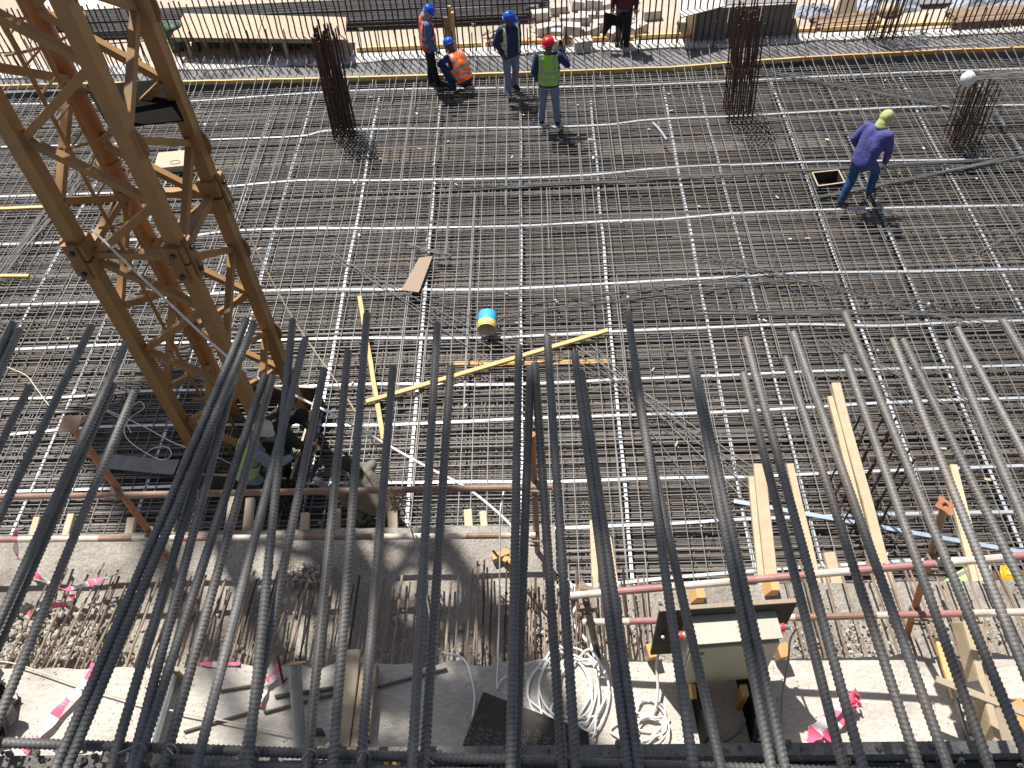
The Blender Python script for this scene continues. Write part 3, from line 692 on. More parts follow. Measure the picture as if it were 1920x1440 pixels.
p = Pz(960,172,0); person((p.x,p.y,.0), radians(-150), 'man in blue helmet, navy jacket and open lime vest, hand in pocket', C_NAVY, C_GBLUE, vest=C_LIMEP, vest_open=True, helmet=H_BLUE, look=(-.9,.6,-.2),
    J=dict(elR=(.28,-.08,1.14), wrR=(.22,.06,.96), elL=(-.27,-.10,1.14), wrL=(-.20,.02,.94), anL=(-.10,-.10,.09), toL=(-.13,.06,.045), anR=(.13,.10,.09), toR=(.2,.26,.045)))
p = Pz(1030,231,0); pw4 = person((p.x,p.y,.0), radians(-6), 'man in red helmet and lime vest seen from behind, holding a radio', C_NAVY, C_GBLUE, vest=C_LIME, helmet=H_RED, look=(.35,1,-.1), sc=1.03,
    J=dict(elR=(.34,.06,1.20), wrR=(.22,.17,1.44), elL=(-.27,-.06,1.14), wrL=(-.22,.04,.92), anL=(-.15,0,.09), anR=(.15,0,.09), knL=(-.12,.03,.5), knR=(.12,.03,.5), toL=(-.18,.16,.045), toR=(.17,.17,.045)))
hp = Vector((p.x,p.y,0))+R3('Z', radians(-6)) @ (Vector((.205,.21,1.53))*1.03)
rd = thing('radio', hp+Vector((0,0,-.07)), 'small black two-way radio held up by the man in red helmet', 'radio')
MB().box(hp, (.05,.035,.12)).build('case', M_BLACK, rd); MB().tube([hp+Vector((.015,0,.06)), hp+Vector((.02,0,.18))], .008, 6).build('antenna', M_BLACK, rd)
# ---- man walking on the mat
p = Pz(1590,384,0); person((p.x,p.y,.0), radians(-48), 'man in purple shirt, jeans and olive head wrap stepping over the rebar', C_PURP, C_JEAN, wrap=C_OLIVE, look=(0.1,1,-.6), sc=1.06, glove=M_GLOVE,
    J=dict(pel=(0,.05,.90), chest=(0,.17,1.20), neck=(0,.27,1.37), head=(0,.35,1.47), shL=(-.19,.22,1.32), shR=(.19,.22,1.32), elL=(-.30,.12,1.08), wrL=(-.28,.26,.90), elR=(.26,.24,1.04), wrR=(.22,.34,.80),
           hipL=(-.09,.04,.87), hipR=(.09,.06,.87), knL=(-.10,.06,.47), anL=(-.10,-.08,.09), toL=(-.12,.09,.045), knR=(.11,.36,.56), anR=(.10,.42,.13), toR=(.11,.58,.07)))
# ---- the three near the mast
p = Pz(508,944,0); person((p.x,p.y,0), radians(-62), 'man in white helmet, grey-blue shirt and lime-edged vest bending at crane foot', C_GREY, C_DARK, vest=C_PALEV, bands=C_LIME, vest_open=True, helmet=H_WHITE, look=(0,1,-.9), boots=C_BOOT,
    J=dict(pel=(0,-.08,.92), chest=(0,.08,1.22), neck=(0,.19,1.37), head=(0,.28,1.46), shL=(-.19,.14,1.32), shR=(.19,.14,1.32), elL=(-.26,.24,1.06), wrL=(-.18,.46,.98), elR=(.26,.24,1.06), wrR=(.18,.46,.98), hipL=(-.09,-.08,.88), hipR=(.09,-.08,.88)))
p = Pz(556,878,0); person((p.x,p.y,0), radians(-85), 'man in dark clothes with bare black hair bent over beside crane mast', C_DARK, C_DARK, look=(0,1,-1.2), wrap=C_BLK,
    J=dict(pel=(0,-.22,.84), chest=(0,.04,1.08), neck=(0,.20,1.13), head=(0,.32,1.13), shL=(-.19,.14,1.12), shR=(.19,.14,1.12), elL=(-.22,.24,.84), wrL=(-.14,.36,.66), elR=(.22,.24,.84), wrR=(.14,.36,.66), hipL=(-.1,-.22,.80), hipR=(.1,-.22,.80), knL=(-.13,-.04,.46), knR=(.13,-.04,.46), anL=(-.12,-.1,.09), anR=(.12,-.1,.09), toL=(-.14,.06,.045), toR=(.14,.06,.045)))
p = Pz(712,965,0); person((p.x,p.y,0), radians(55), 'man in khaki clothes and dark cap crouching behind the thick bars', C_KHAKI, C_KHAKI, look=(-.1,1,-.9), wrap=C_DARK, glove=M_GLOVE,
    J=dict(pel=(0,-.12,.40), chest=(0,.10,.66), neck=(0,.22,.82), head=(0,.31,.93), shL=(-.2,.16,.77), shR=(.2,.16,.77), elL=(-.36,.34,.66), wrL=(-.30,.60,.60), elR=(.34,.30,.54), wrR=(.24,.50,.36),
           hipL=(-.1,-.1,.38), hipR=(.1,-.1,.38), knL=(-.24,.30,.52), anL=(-.2,.10,.09), toL=(-.22,.26,.045), knR=(.2,.24,.22), anR=(.16,-.16,.12), toR=(.16,-.04,.05)))
# ---- man below the ledge at right edge, on a low scaffold board
hq = Py(1903,1062,3.62)
person((hq.x-.30, hq.y-.1, hq.z-1.42), radians(-100), 'man in yellow helmet and pale lime vest below the ledge at right edge', C_NAVY, C_DARK, vest=C_LIMEP, helmet=H_YEL, look=(0,1,-1.0),
    J=dict(pel=(0,-.1,.88), chest=(0,.0,1.17), neck=(0,.08,1.32), head=(0,.16,1.42), shL=(-.2,.04,1.28), shR=(.2,.04,1.28), elL=(-.27,.12,1.02), elR=(.27,.12,1.02), wrL=(-.2,.34,.95), wrR=(.2,.34,.95)))
zs = hq.z-1.42
sp = thing('scaffold_bench', (hq.x, hq.y, -.25), 'low plank bench carrying the man in yellow helmet', 'bench')
MB().box((hq.x, hq.y, zs-.03), (1.6, .55, .05)).build('plank', M_TIMBG, sp)
for s_ in (-.6, .6):
    for q_ in (-.2, .2): MB().box((hq.x+s_, hq.y+q_, (zs-.055-.25)/2), (.05, .05, zs-.055+.25)).build('leg', M_TIMBG, sp)
# ---- person beyond the wall bars and a jacket hung on them
p = Pz(1168,86,.05); person((p.x, p.y+.12, .04), radians(170), 'person in maroon shirt and mauve trousers behind the far starter bars', C_MAROON, C_MAUVE, look=(0,1,-.3))
jk = thing('black_jacket', (3.0, 17.66, .05), 'black jacket hung over the far starter bars', 'jacket')
b = MB(); vs = []; nx, nz = 16, 14
A, B_ = Py(1133,20,17.55), Py(1184,16,17.55)
for j in range(nz+1):
    for i in range(nx+1):
        u, v = i/nx, j/nz
        sag = .10*sin(pi*u); L_ = .62-.30*sin(pi*min(1, u*1.25))+(.45 if u > .8 else 0)
        z = A.z - sag*(1-v) - v*L_
        vs.append((A.x+(B_.x-A.x)*u, 17.54-.03*sin(u*17)-.03*noise.noise(Vector((u*6, v*5, 1))), max(.06, z)))
b.add(vs, [(j*(nx+1)+i, j*(nx+1)+i+1, (j+1)*(nx+1)+i+1, (j+1)*(nx+1)+i) for j in range(nz) for i in range(nx)])
o = b.build('cloth', C_BLK, jk, smooth=True); sm = o.modifiers.new('t', 'SOLIDIFY'); sm.thickness = .02
# ================================================================== LOOSE THINGS ON THE MAT
def deck_plank(px0, px1, wd, ht, m, label, z=.028, z2=None):
    return plank('timber_length', Pz(*px0, z), Pz(*px1, z if z2 is None else z2), wd, ht, m, None, label=label, cat='timber')
deck_plank((686,754),(1140,620), .075, .045, M_TIMB, 'long yellow timber lying diagonally across the middle of the mat', .075)
deck_plank((674,556),(719,824), .07, .04, M_TIMB, 'yellow timber crossing under the left end of the long diagonal one', .022)
deck_plank((1043,184),(1040,214), .08, .05, M_TIMB, 'short yellow offcut beside the feet of the man in red helmet', .03)
plank('timber_length', Pz(850,682,-.15), Pz(1145,678,-.15), .09, .03, M_TIMBO, None, label='orange-brown timber lying below the top bars under the long timber', cat='timber')
deck_plank((-30,393),(98,388), .07, .045, M_TIMB, 'yellow timber left of the crane mast, farther of two', .03)
deck_plank((-30,518),(55,517), .07, .045, M_TIMB, 'short yellow timber left of the crane mast, nearer of two', .03)
# plywood offcut
q = [Pz(*c, .02) for c in ((786,483),(811,480),(786,551),(753,547))]; q[2].z = q[3].z = .06
b = MB(); nrm = (q[1]-q[0]).cross(q[3]-q[0]).normalized(); nrm = nrm if nrm.z > 0 else -nrm
b.add(q+[p-nrm*.016 for p in q], [(3,2,1,0),(4,5,6,7),(0,1,5,4),(1,2,6,5),(2,3,7,6),(3,0,4,7)]); tag(b.build('plywood_offcut', M_PLYB), 'brown rectangular plywood offcut lying on the mat', 'plywood')
# bucket (lying on its side, mouth to the camera)
bk = thing('bucket', Pz(915,632,.0), 'blue and yellow paint bucket lying on its side, mouth towards camera', 'bucket')
c0 = Pz(914,632,.0)+Vector((0,0,.17)); ax = Vector((.03,.97,.08)).normalized(); Mq = Matrix.Translation(c0) @ ax.to_track_quat('Z', 'Y').to_matrix().to_4x4()
MB().lathe([(.148,.0),(.152,.02),(.150,.13)], Mq, 24).build('yellow_wall', M_YELP, bk, smooth=True)
MB().lathe([(.150,.13),(.146,.30),(.14,.315),(.001,.318)], Mq, 24).build('blue_wall', M_BLUEP, bk, smooth=True)
MB().lathe([(.148,.0),(.140,.001),(.136,.30),(.001,.305)], Mq, 24).build('inside', M_INNER, bk, smooth=True)
MB().tube([Mq @ Vector((.153*cos(a), .153*sin(a), .03)) for a in [2*pi*i/24 for i in range(25)]], .006, 5).build('rim', M_YELP, bk)
# loose rebar bundles on the mat
def bundle(name, label, p0, p1, n, spread, r=.0078, m=M_REBAR, z=.012, z2=None, fan=0.0, seed=0, cat='rebar bundle'):
    rgb_ = random.Random(seed); a, e = Pz(*p0, z), Pz(*p1, z if z2 is None else z2)
    t = thing(name, (a+e)/2, label, cat, 'loose rebars on the mat'); d = (e-a).normalized(); s_ = Vector((-d.y, d.x, 0)).normalized()
    for i in range(n):
        o0 = s_*rgb_.uniform(-spread,spread)+Vector((0,0,rgb_.uniform(0,.02)))+d*rgb_.uniform(-.25,.25); o1 = s_*rgb_.uniform(-spread-fan,spread+fan)+Vector((0,0,rgb_.uniform(0,.02)))+d*rgb_.uniform(-.25,.25)
        bar('bar', a+o0, e+o1, r, m, t, 6, .8, i % 4)
    return t
bundle('rebar_bundle', 'thin rebar bundle crossing the mat behind the walking man', (870,356),(1990,292), 8, .05, seed=1, m=M_BUND)
bundle('rebar_bundle', 'rebar bundle running right from beside the walking man', (1535,372),(1990,278), 8, .05, seed=2, z=.03, m=M_BUND)
bundle('rebar_bundle', 'loose rebars slanting from right tall cage towards short cage', (1410,132),(1860,205), 7, .10, fan=.18, seed=3, z=.02, m=M_BUND)
bundle('rebar_bundle', 'thick bundle of grey bars behind the short cage at right edge', (1835,143),(2050,138), 18, .16, r=.012, seed=4, z=.9, m=M_REBAR)
bundle('rebar_bundle', 'fan of thin bars left of the mast, running towards left edge', (-60,590),(150,330), 12, .10, fan=.10, seed=5, z=.015)
bundle('rebar_bundle', 'short handful of thin bars beside plywood offcut', (770,462),(836,478), 9, .06, fan=.05, r=.006, seed=6, z=.03)
bundle('rebar_bundle', 'thin loose bars crossing the mat right of centre below the bucket', (1330,480),(1830,585), 4, .16, fan=.2, seed=7, z=.015, m=M_BUND)
bundle('rebar_bundle', 'dark bars slanting up from centre towards right tall strips', (960,585),(1480,510), 4, .14, fan=.14, seed=8, z=.012, m=M_BUND)
bundle('rebar_bundle', 'scattered bars slanting down right of the long diagonal timber', (1095,660),(1420,960), 7, .25, fan=.5, seed=9, z=.012, r=.007)
bundle('rebar_bundle', 'dark bars lying across the mat at the right edge middle', (1300,590),(1990,585), 5, .08, fan=.05, seed=10, z=.012, m=M_BUND)
bundle('rebar_bundle', 'scattered bars slanting behind the crossing timbers', (620,470),(960,665), 4, .16, fan=.3, seed=12, z=.012, r=.007, m=M_BUND)
bundle('rebar_bundle', 'single thin bar slanting up to the right edge', (1790,494),(1990,395), 2, .03, seed=13, z=.02, r=.008, m=M_BUND)
bundle('rebar_bundle', 'thin bars crossing behind the tall pale timbers at right', (1570,640),(1800,800), 8, .22, fan=.4, seed=14, z=.02, r=.006)
tag(MB().beam(Pz(1375,942,-.01)+Vector((0,0,.03)), Pz(1990,1050,.02)+Vector((0,0,.02)), .06, .02).build('steel_channel', M_BLUET), 'bluish steel strip slanting across the mat at lower right', 'steel strip')
tag(MB().beam(Pz(1680,91,.11), Pz(1835,82,.11), .07, .03).build('metal_strip', M_STEEL), 'pale loose metal strip on the far haunch at right', 'steel strip')
tag(MB().tube(spline([Pz(1224,230,.03), Pz(1236,242,.04), Pz(1250,262,.03)], 5), .025, 6).build('metal_strip', M_STRIP), 'short bent white strip right of the man in red helmet', 'steel strip')
# white sack on the cage corner
sc_ = Pz(1815,148,1.28); b = MB(); b.ell(sc_, (.12,.11,.14), None, 20, 12); b.v = [v+(v-sc_).normalized()*.014*sin(11*math.atan2(v.y-sc_.y, v.x-sc_.x)+v.z*9) for v in b.v]
tag(b.build('white_bag', mat('white_plastic', (.80,.79,.76), None, .6), smooth=True), 'white ribbed plastic bag on a corner of the short cage', 'bag')
# pale board behind mast
pb = Pz(323,300,.12); pt = thing('pale_lid', (pb.x, pb.y, 0), 'pale square lid with a wire loop lying behind the crane mast', 'lid')
MB().box(pb, (.62,.52,.05), R3('Z', .1)).build('board', M_PLYT, pt); MB().box(pb-Vector((0,0,.07)), (.58,.48,.09), R3('Z', .1)).build('side', M_PLYT, pt)
MB().tube([pb+Vector((.1+.1*cos(a), -.12+.06*sin(a), .035)) for a in [2*pi*i/16 for i in range(17)]], .006, 5).build('wire_loop', M_GREYC, pt)
# grey sheet and cables left of the mast foot
q = [Pz(*c, .05) for c in ((188,850),(336,863),(325,890),(180,876))]
b = MB(); b.add(q+[p-Vector((0,0,.02)) for p in q], [(3,2,1,0),(4,5,6,7),(0,1,5,4),(1,2,6,5),(2,3,7,6),(3,0,4,7)]); tag(b.build('grey_board', M_GREYM), 'dusty grey board lying on the mat in front of the crane', 'board')
# small litter scraps on the mat
b = MB(); rg = random.Random(44)
for i in range(110):
    c = Vector((rg.uniform(-9,9), rg.uniform(5,16), .008)); a = rg.uniform(0,6.28); b.box(c, (rg.uniform(.02,.09), rg.uniform(.015,.04), .008), R3('Z', a), rg.randrange(3))
tag(b.build('litter', [M_PALE, M_TIMBP, M_PLYT]), 'tiny scraps of wood and paper scattered over the rebar mat', 'litter', kind='stuff')
# ---- cables
cable('white_cable', [Py(172,430,6.52), Py(300,552,6.1), Py(450,688,5.6), Py(560,745,5.25), Py(640,786,4.95), Py(790,870,4.35), Py(870,912,4.05), Py(930,958,3.8), Py(985,1012,3.5), Py(1040,1062,3.2), Py(1072,1098,3.0), Py(1082,1130,2.8), Py(1072,1165,2.65), Py(1110,1215,2.42), Py(1115,1250,2.2)], .0125, M_CABLE, 'white cable slung from the crane mast down to the ledge', 'cable')
cable('tan_rope', [Py(262,-60,7.75), Py(340,170,7.75), Py(372,262,7.70), Py(450,410,7.4), Py(545,590,6.8), Py(640,730,6.2), Py(700,830,5.8), Pz(735,905,.15)], .009, M_ROPE, 'pale rope stretched from crane mast right side down to the mat', 'rope')
pts = []
for (px, py) in ((135,760),(190,768),(232,790),(246,812),(236,788),(246,765),(262,753),(270,765),(246,782),(233,805),(240,824),(262,842),(300,862),(320,855),(316,840),(296,838),(276,848),(262,870)):
    pts.append(Pz(px, py, .03+.03*rg.random()))
cable('thin_cable', pts, .007, M_CABLE, 'thin white cable looped over the mat left of the crane', 'cable', 6)
cable('thin_cable', [Pz(x_, y_, .04) for x_, y_ in ((200,768),(270,800),(330,832),(390,850),(450,878))], .007, M_CABLE, 'thin straight white cable running to the crane foot', 'cable', 6)
cable('yellowish_cable', [Pz(x_, y_, .03) for x_, y_ in ((-20,678),(18,690),(50,705),(66,725),(90,758),(105,772),(150,772),(160,782),(152,795))], .009, M_ROPE, 'yellowish cable winding over the mat at left edge', 'cable', 6)
# ================================================================== LEDGE: RAILS, DOWELS, JOISTS, CLUTTER
PR = .0243
def pipe(name, p0, p1, bands, parent, r=PR):
    p0, p1 = Vector(p0), Vector(p1); mats = []; b = MB(); tot = 0
    for m, e in bands:
        if m not in mats: mats.append(m)
        b.tube([p0.lerp(p1, tot), p0.lerp(p1, e)], r, 12, mats.index(m), cap=True); tot = e
    # open end
    return b.build(name, mats, parent, smooth=False)
M_COUP = mat('coupler_steel', (.20, .15, .11), (.32, .26, .20), .7, .3, 20)
def coupler(c, parent, d=Vector((1,0,0))):
    b = MB(); c = Vector(c)
    b.tube([c+Vector((-.028,0,0)), c+Vector((.028,0,0))], .033, 10); b.tube([c+Vector((0,.03,-.03)), c+Vector((0,.03,.03))], .033, 10); b.box(c+Vector((.0,-.04,.0)), (.04,.02,.05)); b.tube([c+Vector((-.04,-.06,.035)), c+Vector((.05,-.07,.035))], .008, 6); b.tube([c+Vector((.05,-.07,.035)), c+Vector((.075,-.07,.035))], .014, 6)
    b.tube([c+Vector((-.04,-.06,-.035)), c+Vector((.055,-.07,-.035))], .008, 6)
    return b.build('coupler', M_COUP, parent)
YL = 3.22
rl = thing('guard_rail', (-1.8, YL, 3.6), 'left scaffold-pipe guard rail, brown pipe above a white and red pipe', 'guard rail')
pipe('top_pipe', Py(-160,935,YL), Py(1036,913,YL), [(M_PIPEB, 1)], rl)
pipe('lower_pipe', Py(-160,1013,YL), Py(1004,1004,YL), [(M_PIPER,.17),(M_PIPEW,.30),(M_PIPEB,.355),(M_PIPEW,.43),(M_PIPER,.48),(M_PIPEW,.63),(M_PIPEB,.74),(M_PIPEW,.89),(M_PIPEB,.945),(M_PIPEW,1)], rl)
a, e = Py(1002,912,YL+.05), Py(1006,1005,YL+.05); x_ = (a.x+e.x)/2
pipe('post', (x_, YL+.055, 3.6), (x_, YL+.055, Py(1000,815,YL+.05).z), [(M_BRONZE,.25),(M_PIPEB,.8),(M_PIPEO,1)], rl)
for py_ in (912, 1005): coupler(Py(1003,py_,YL+.02), rl)
a = Py(132,795,YL+.05); e = Py(282,1003,YL+.05)
pipe('post', (e.x, YL+.055, 3.6), a, [(M_PIPEO, 1)], rl)
b = MB(); b.box(a, (.13,.13,.012)); b.build('base_plate', M_PIPEB, rl)
for c in ((216,925),(281,1003)): coupler(Py(*c,YL+.02), rl)
YR = 2.42
rr = thing('guard_rail', (1.6, YR, 3.57), 'right scaffold-pipe guard rail of two red and white banded pipes', 'guard rail')
pipe('top_pipe', Py(1070,1117,YR), Py(1990,1036,YR), [(M_PIPEW,.09),(M_PIPER,.22),(M_PIPEW,.345),(M_PIPER,.50),(M_PIPEW,.60),(M_PIPER,.76),(M_PIPEW,.9),(M_PIPER,1)], rr)
pipe('lower_pipe', Py(1092,1167,YR), Py(1990,1146,YR), [(M_PIPEW,.10),(M_PIPER,.22),(M_PIPEB,.42),(M_PIPEW,.45),(M_PIPEB,.62),(M_PIPEW,.66),(M_PIPER,.82),(M_PIPEW,1)], rr)
pa, pb_ = Py(1771,952,YR+.10), Py(1690,1225,YR+.05)
pipe('post', pb_, pa, [(M_DSTEEL,.12),(M_PIPEO,.75),(M_PIPEB,1)], rr)
pq = (pa-pb_).normalized().to_track_quat('Z', 'Y').to_matrix()
def star_plate(c, R, parent, m):
    b = MB(); n = 24; vs = []
    for zz in (-.005, .005):
        for i in range(n):
            t = 2*pi*i/n; r_ = .044+.024*max(0, cos(4*t))**.8 if cos(4*t) > 0 else .044
            vs.append(Vector(c)+R @ Vector((r_*cos(t), r_*sin(t), zz)))
        for i in range(n):
            t = 2*pi*i/n; vs.append(Vector(c)+R @ Vector((.02*cos(t), .02*sin(t), zz)))
    fs = [(i, (i+1)%n, 2*n+(i+1)%n, 2*n+i) for i in range(n)]
    fs += [(2*n+i, 2*n+(i+1)%n, 3*n+(i+1)%n, 3*n+i) for i in range(n)] + [(n+i, n+(i+1)%n, (i+1)%n, i) for i in range(n)] + [(n+(i+1)%n, n+i, 3*n+i, 3*n+(i+1)%n) for i in range(n)]
    b.add(vs, fs); return b.build('star_plate', m, parent)
star_plate(pa+(pa-pb_).normalized()*.02, pq @ R3('X', -.4) @ R3('Z', .3), rr, M_PIPEO)
for c in ((1748,1055),(1717,1149)): coupler(Py(*c,YR+.03), rr)
pa, pb_ = Py(1096,1112,YR+.02), Pz(1124,1246,3.62)
pipe('post', pb_, pa, [(M_DSTEEL,.35),(M_PIPEB,.4),(M_DSTEEL,1)], rr); pq = (pa-pb_).normalized().to_track_quat('Z', 'Y').to_matrix()
star_plate(pa+(pa-pb_).normalized()*.03, (-ray(1096,1108)).to_track_quat('Z', 'Y').to_matrix() @ R3('Z', .3), rr, M_BRONZE); coupler(Py(1093,1130,YR+.03), rr)
# ---- dowel bars from the slab edge
rg = random.Random(51)
def dowel(px, py0, px2, py2, m, r, parent, dz=.0):
    a = Pz(px, py0, 3.79); e = Pz(px2, py2, 3.70+dz); d = (e-a).normalized()
    bar('rebar', a-d*.12, e, r, m, parent, 7, .12, rg.randrange(4))
px = 12.0
while px < 1230:
    if not (505 < px < 530):
        L_ = rg.uniform(.72, 1.0); top = 1240-190*L_; k = (px-985)/2400*1.25
        dowel(px, 1246, px+k*(top-1246)+rg.uniform(-5,5), top, M_RUSTP if rg.random() < .6 else M_RUST, rg.choice((.007,.008,.010)), slb, rg.uniform(-.04,.03))
        if rg.random() < .35: dowel(px+7, 1246, px+7+k*(top-1246)+rg.uniform(-8,8), top+rg.uniform(-12,60), M_RUSTP, .007, slb, rg.uniform(-.03,.02))
    px += rg.uniform(12, 21)
px = 1490.0
while px < 1960:
    top = rg.uniform(1030, 1080); k = (px-985)/2400*1.15
    dowel(px+20, 1232, px+20+k*(top-1232)+rg.uniform(-5,5), top, M_RUSTP, .008, slb, rg.uniform(-.02,.08)); 
    if rg.random() < .5: dowel(px+30, 1232, px+30+k*(top-1232), top+15, M_RUSTP, .008, slb, rg.uniform(-.02,.05))
    px += rg.uniform(26, 46)
# single upright rods
for (a, e, l) in (((1183,1252),(1168,1064),'dark thin rod standing right of the star-plate post'), ((1062,1200),(924,1032),'dark thin rod leaning left beside thick bars near the ledge middle')):
    o = MB().tube([Pz(*a,3.64), Pz(*e,4.15)], .009, 7).build('steel_rod', M_RUST); tag(o, l, 'rod')
# ---- pale joists reaching out over the pit
def joist(tip, base, wd, label, z0=3.50, z1=3.42, pair=False, m=M_TIMBP):
    t = thing('joist', Pz(*base, z1), label, 'timber', 'pale formwork joists over the pit')
    a, e = Pz(*base, z1), Pz(*tip, z0); d = (e-a).normalized(); s_ = d.cross(Vector((0,0,1))).normalized()
    plank('plank', a-d*.25, e, wd, .05, m, t)
    if pair: plank('plank', a-d*.25-s_*(wd*.5+.028)-Vector((0,0,.02)), e-s_*(wd*.5+.028)-d*.12-Vector((0,0,.02)), .05, .045, m, t)
joist((1566,722),(1658,1065), .085, 'tallest pale joist pair, reaching far out beside the near cage', pair=True)
joist((1423,872),(1448,1110), .10, 'broad pale joist left of the near cage', pair=True)
joist((1480,872),(1536,1110), .062, 'narrow pale joist just right of the broad one')
joist((1552,1036),(1574,1118), .09, 'short broken pale joist below the tallest pair', pair=True)
joist((1786,874),(1848,1110), .06, 'pale joist beside the star-plate post at right', pair=True)
joist((1112,980),(1116,1120), .055, 'pale joist left of the white strip end in the middle')
joist((1141,1008),(1158,1120), .05, 'slim short joist right beside the middle one')
for i, (tx, ty, bx, wd, l) in enumerate(((877,956,880,.07,'stub of pale joist under the brown pipe, left of a pair'),(905,960,910,.06,'stub of pale joist under the brown pipe, right of a pair'),
        (737,960,738,.085,'grey stub of joist right of the crouching man'),(572,964,570,.07,'stub of joist between two thick bars below crane'),(630,958,627,.09,'grey broad stub of joist below white-helmeted man'),
        (470,935,462,.075,'grey joist just left of white-helmeted man'),(436,930,424,.05,'thin grey joist farther left of white-helmeted man'),(72,970,60,.06,'pale joist stub near the left edge'),(135,966,122,.06,'pale joist stub second from the left edge'),(248,970,240,.07,'pale stub of joist beside the red post foot'),(327,972,318,.05,'slim pale joist stub right of the red post foot'))):
    joist((tx, ty), (bx, 1012), wd, l, 3.52, 3.50, m=M_TIMBP if i in (0,1,3,7,8,9,10) else M_TIMBG)
# ---- rubble
def rubble(name, label, regions, n, rmin, rmax, m, seed, zf):
    rg_ = random.Random(seed); b = MB()
    for i in range(n):
        px0, py0, px1, py1 = rg_.choice(regions); px, py = rg_.uniform(px0,px1), rg_.uniform(py0,py1); r_ = rmin*(rmax/rmin)**(rg_.random()**2.2)
        p = Pz(px, py, zf); b.stone(p+Vector((0,0,r_*.25+(rg_.random()**2)*.07*(1 if r_ < .03 else .4))), r_, rg_)
    tag(b.build(name, m), label, 'rubble', kind='stuff')
rubble('rubble', 'heap of broken pale concrete lumps between dowel bars at left', [(-40,1130,240,1242),(-40,1130,120,1240),(20,1170,190,1240)], 800, .008, .055, M_RUBBLE, 61, 3.66)
rubble('rubble', 'broken concrete along the slab edge in the middle', [(240,1215,960,1246),(940,1100,1090,1240),(540,1060,600,1100),(200,1120,960,1240)], 1100, .005, .028, M_RUBBLE, 62, 3.62)
rubble('rubble', 'small stones scattered over the right part of the ledge', [(1080,1120,1260,1240),(1480,1090,1920,1240),(1480,1180,1640,1240),(1500,1150,1920,1235)], 1100, .004, .022, M_RUBBLE, 63, 3.59)
rubble('grit', 'fine grit scattered on the light slab', [(0,1250,1920,1390)], 500, .003, .008, M_CONC2, 64, 3.852)
rubble('gravel', 'dark gravel on the upper slab under the thick bars', [(-20,1405,1940,1450)], 500, .004, .016, M_SOIL, 65, 7.43)
# ================================================================== THICK BARS IN THE FOREGROUND
def ribbed(name, m, L_, r, pitch, slant, two, long_rib, n=18, k=6):
    rows = int(L_/pitch*k); b = MB(); vs = []
    for i in range(rows+1):
        s_ = i*pitch/k
        for j in range(n):
            t = 2*pi*j/n; side = sin(t)
            ph = s_/pitch + slant*(cos(t) if not two else (abs(t-pi)/pi*2-1))*(1 if side >= 0 or not two else 1) + (0 if side >= 0 else .5*two)
            f = ph-math.floor(ph); cres = min(1, abs(side)*1.8) if two else 1
            h = max(0, 1-abs(f-.5)*2*1.9)
            rr_ = r + .0016*min(1, h*1.7)*cres
            if long_rib and abs(side) < .18: rr_ = max(rr_, r+.0015)
            if i == 0: rr_ *= .9
            vs.append((rr_*cos(t), rr_*sin(t), s_))
    fs = [(i*n+j, i*n+(j+1)%n, (i+1)*n+(j+1)%n, (i+1)*n+j) for i in range(rows) for j in range(n)] + [tuple(range(n-1,-1,-1)), tuple(rows*n+j for j in range(n))]
    b.add(vs, fs); me = b.mesh(name, m)
    me.polygons.foreach_set('use_smooth', [True]*(len(fs)-2)+[False]*2); return me
RIB = [ribbed('ribbed_bar', M_BIG, 2.3, .0103, .0112, .42, 0, False), ribbed('ribbed_bar', M_BIG, 2.3, .0103, .0108, .50, 1, True),
       ribbed('ribbed_bar', M_BIGSUN, 2.3, .0103, .0112, .40, 0, False), ribbed('ribbed_bar', M_BIGSUN, 2.3, .0103, .0108, .46, 1, True)]
fg = thing('projecting_rebar_cage', (0, .62, 7.5), 'row of thick ribbed steel bars projecting towards the pit in the foreground', 'rebar cage')
BARS = [((25,605),(-8,678)),((37,618),(2,693)),((56,724),(0,834)),((172,611),(3,960)),((237,642),(92,960)),((213,720),(158,845)),((252,733),(158,960)),
    ((463,598),(309,960)),((477,606),(328,960)),((440,655),(350,960)),((452,662),(373,960)),((497,703),(413,960)),((511,706),(440,960)),((573,635),(490,960)),((549,600),(513,960)),((608,692),(553,960)),((653,658),(623,960)),
    ((688,588),(660,960)),((737,688),(715,960)),((820,607),(800,960)),((845,688),(827,960)),((973,648),(967,960)),((995,690),(985,960)),((1003,682),(1022,960)),((1026,630),(1048,960)),
    ((1077,660),(1116,960)),((1090,700),(1128,960)),((1177,584),(1231,960)),((1184,700),(1243,960)),((1293,660),(1352,960)),((1300,676),(1364,960)),((1394,700),(1460,960)),((1398,634),(1487,960)),
    ((1473,670),(1567,960)),((1487,624),(1607,960)),((1584,667),(1687,960)),((1584,587),(1737,960)),((1674,636),(1803,960)),((1693,638),(1850,960)),((1777,640),(1913,960)),((1794,616),(1920,852)),((1880,600),(2020,830))]
rg = random.Random(77)
for i, (tp, lp) in enumerate(BARS):
    z = 7.90 if tp[1] < 650 else 7.862
    a, e = Pz(*tp, z+rg.uniform(-.004,.004)), Pz(*lp, z); d = (e-a).normalized()
    o = link('rebar', RIB[(0 if tp[0] < 1380 else 2)+(1 if i % 3 == 1 else 0)], fg)
    o.matrix_local = Matrix.Translation(a-wloc(fg)) @ d.to_track_quat('Z', 'Y').to_matrix().to_4x4() @ Matrix.Rotation(rg.uniform(0,6.28), 4, 'Z')
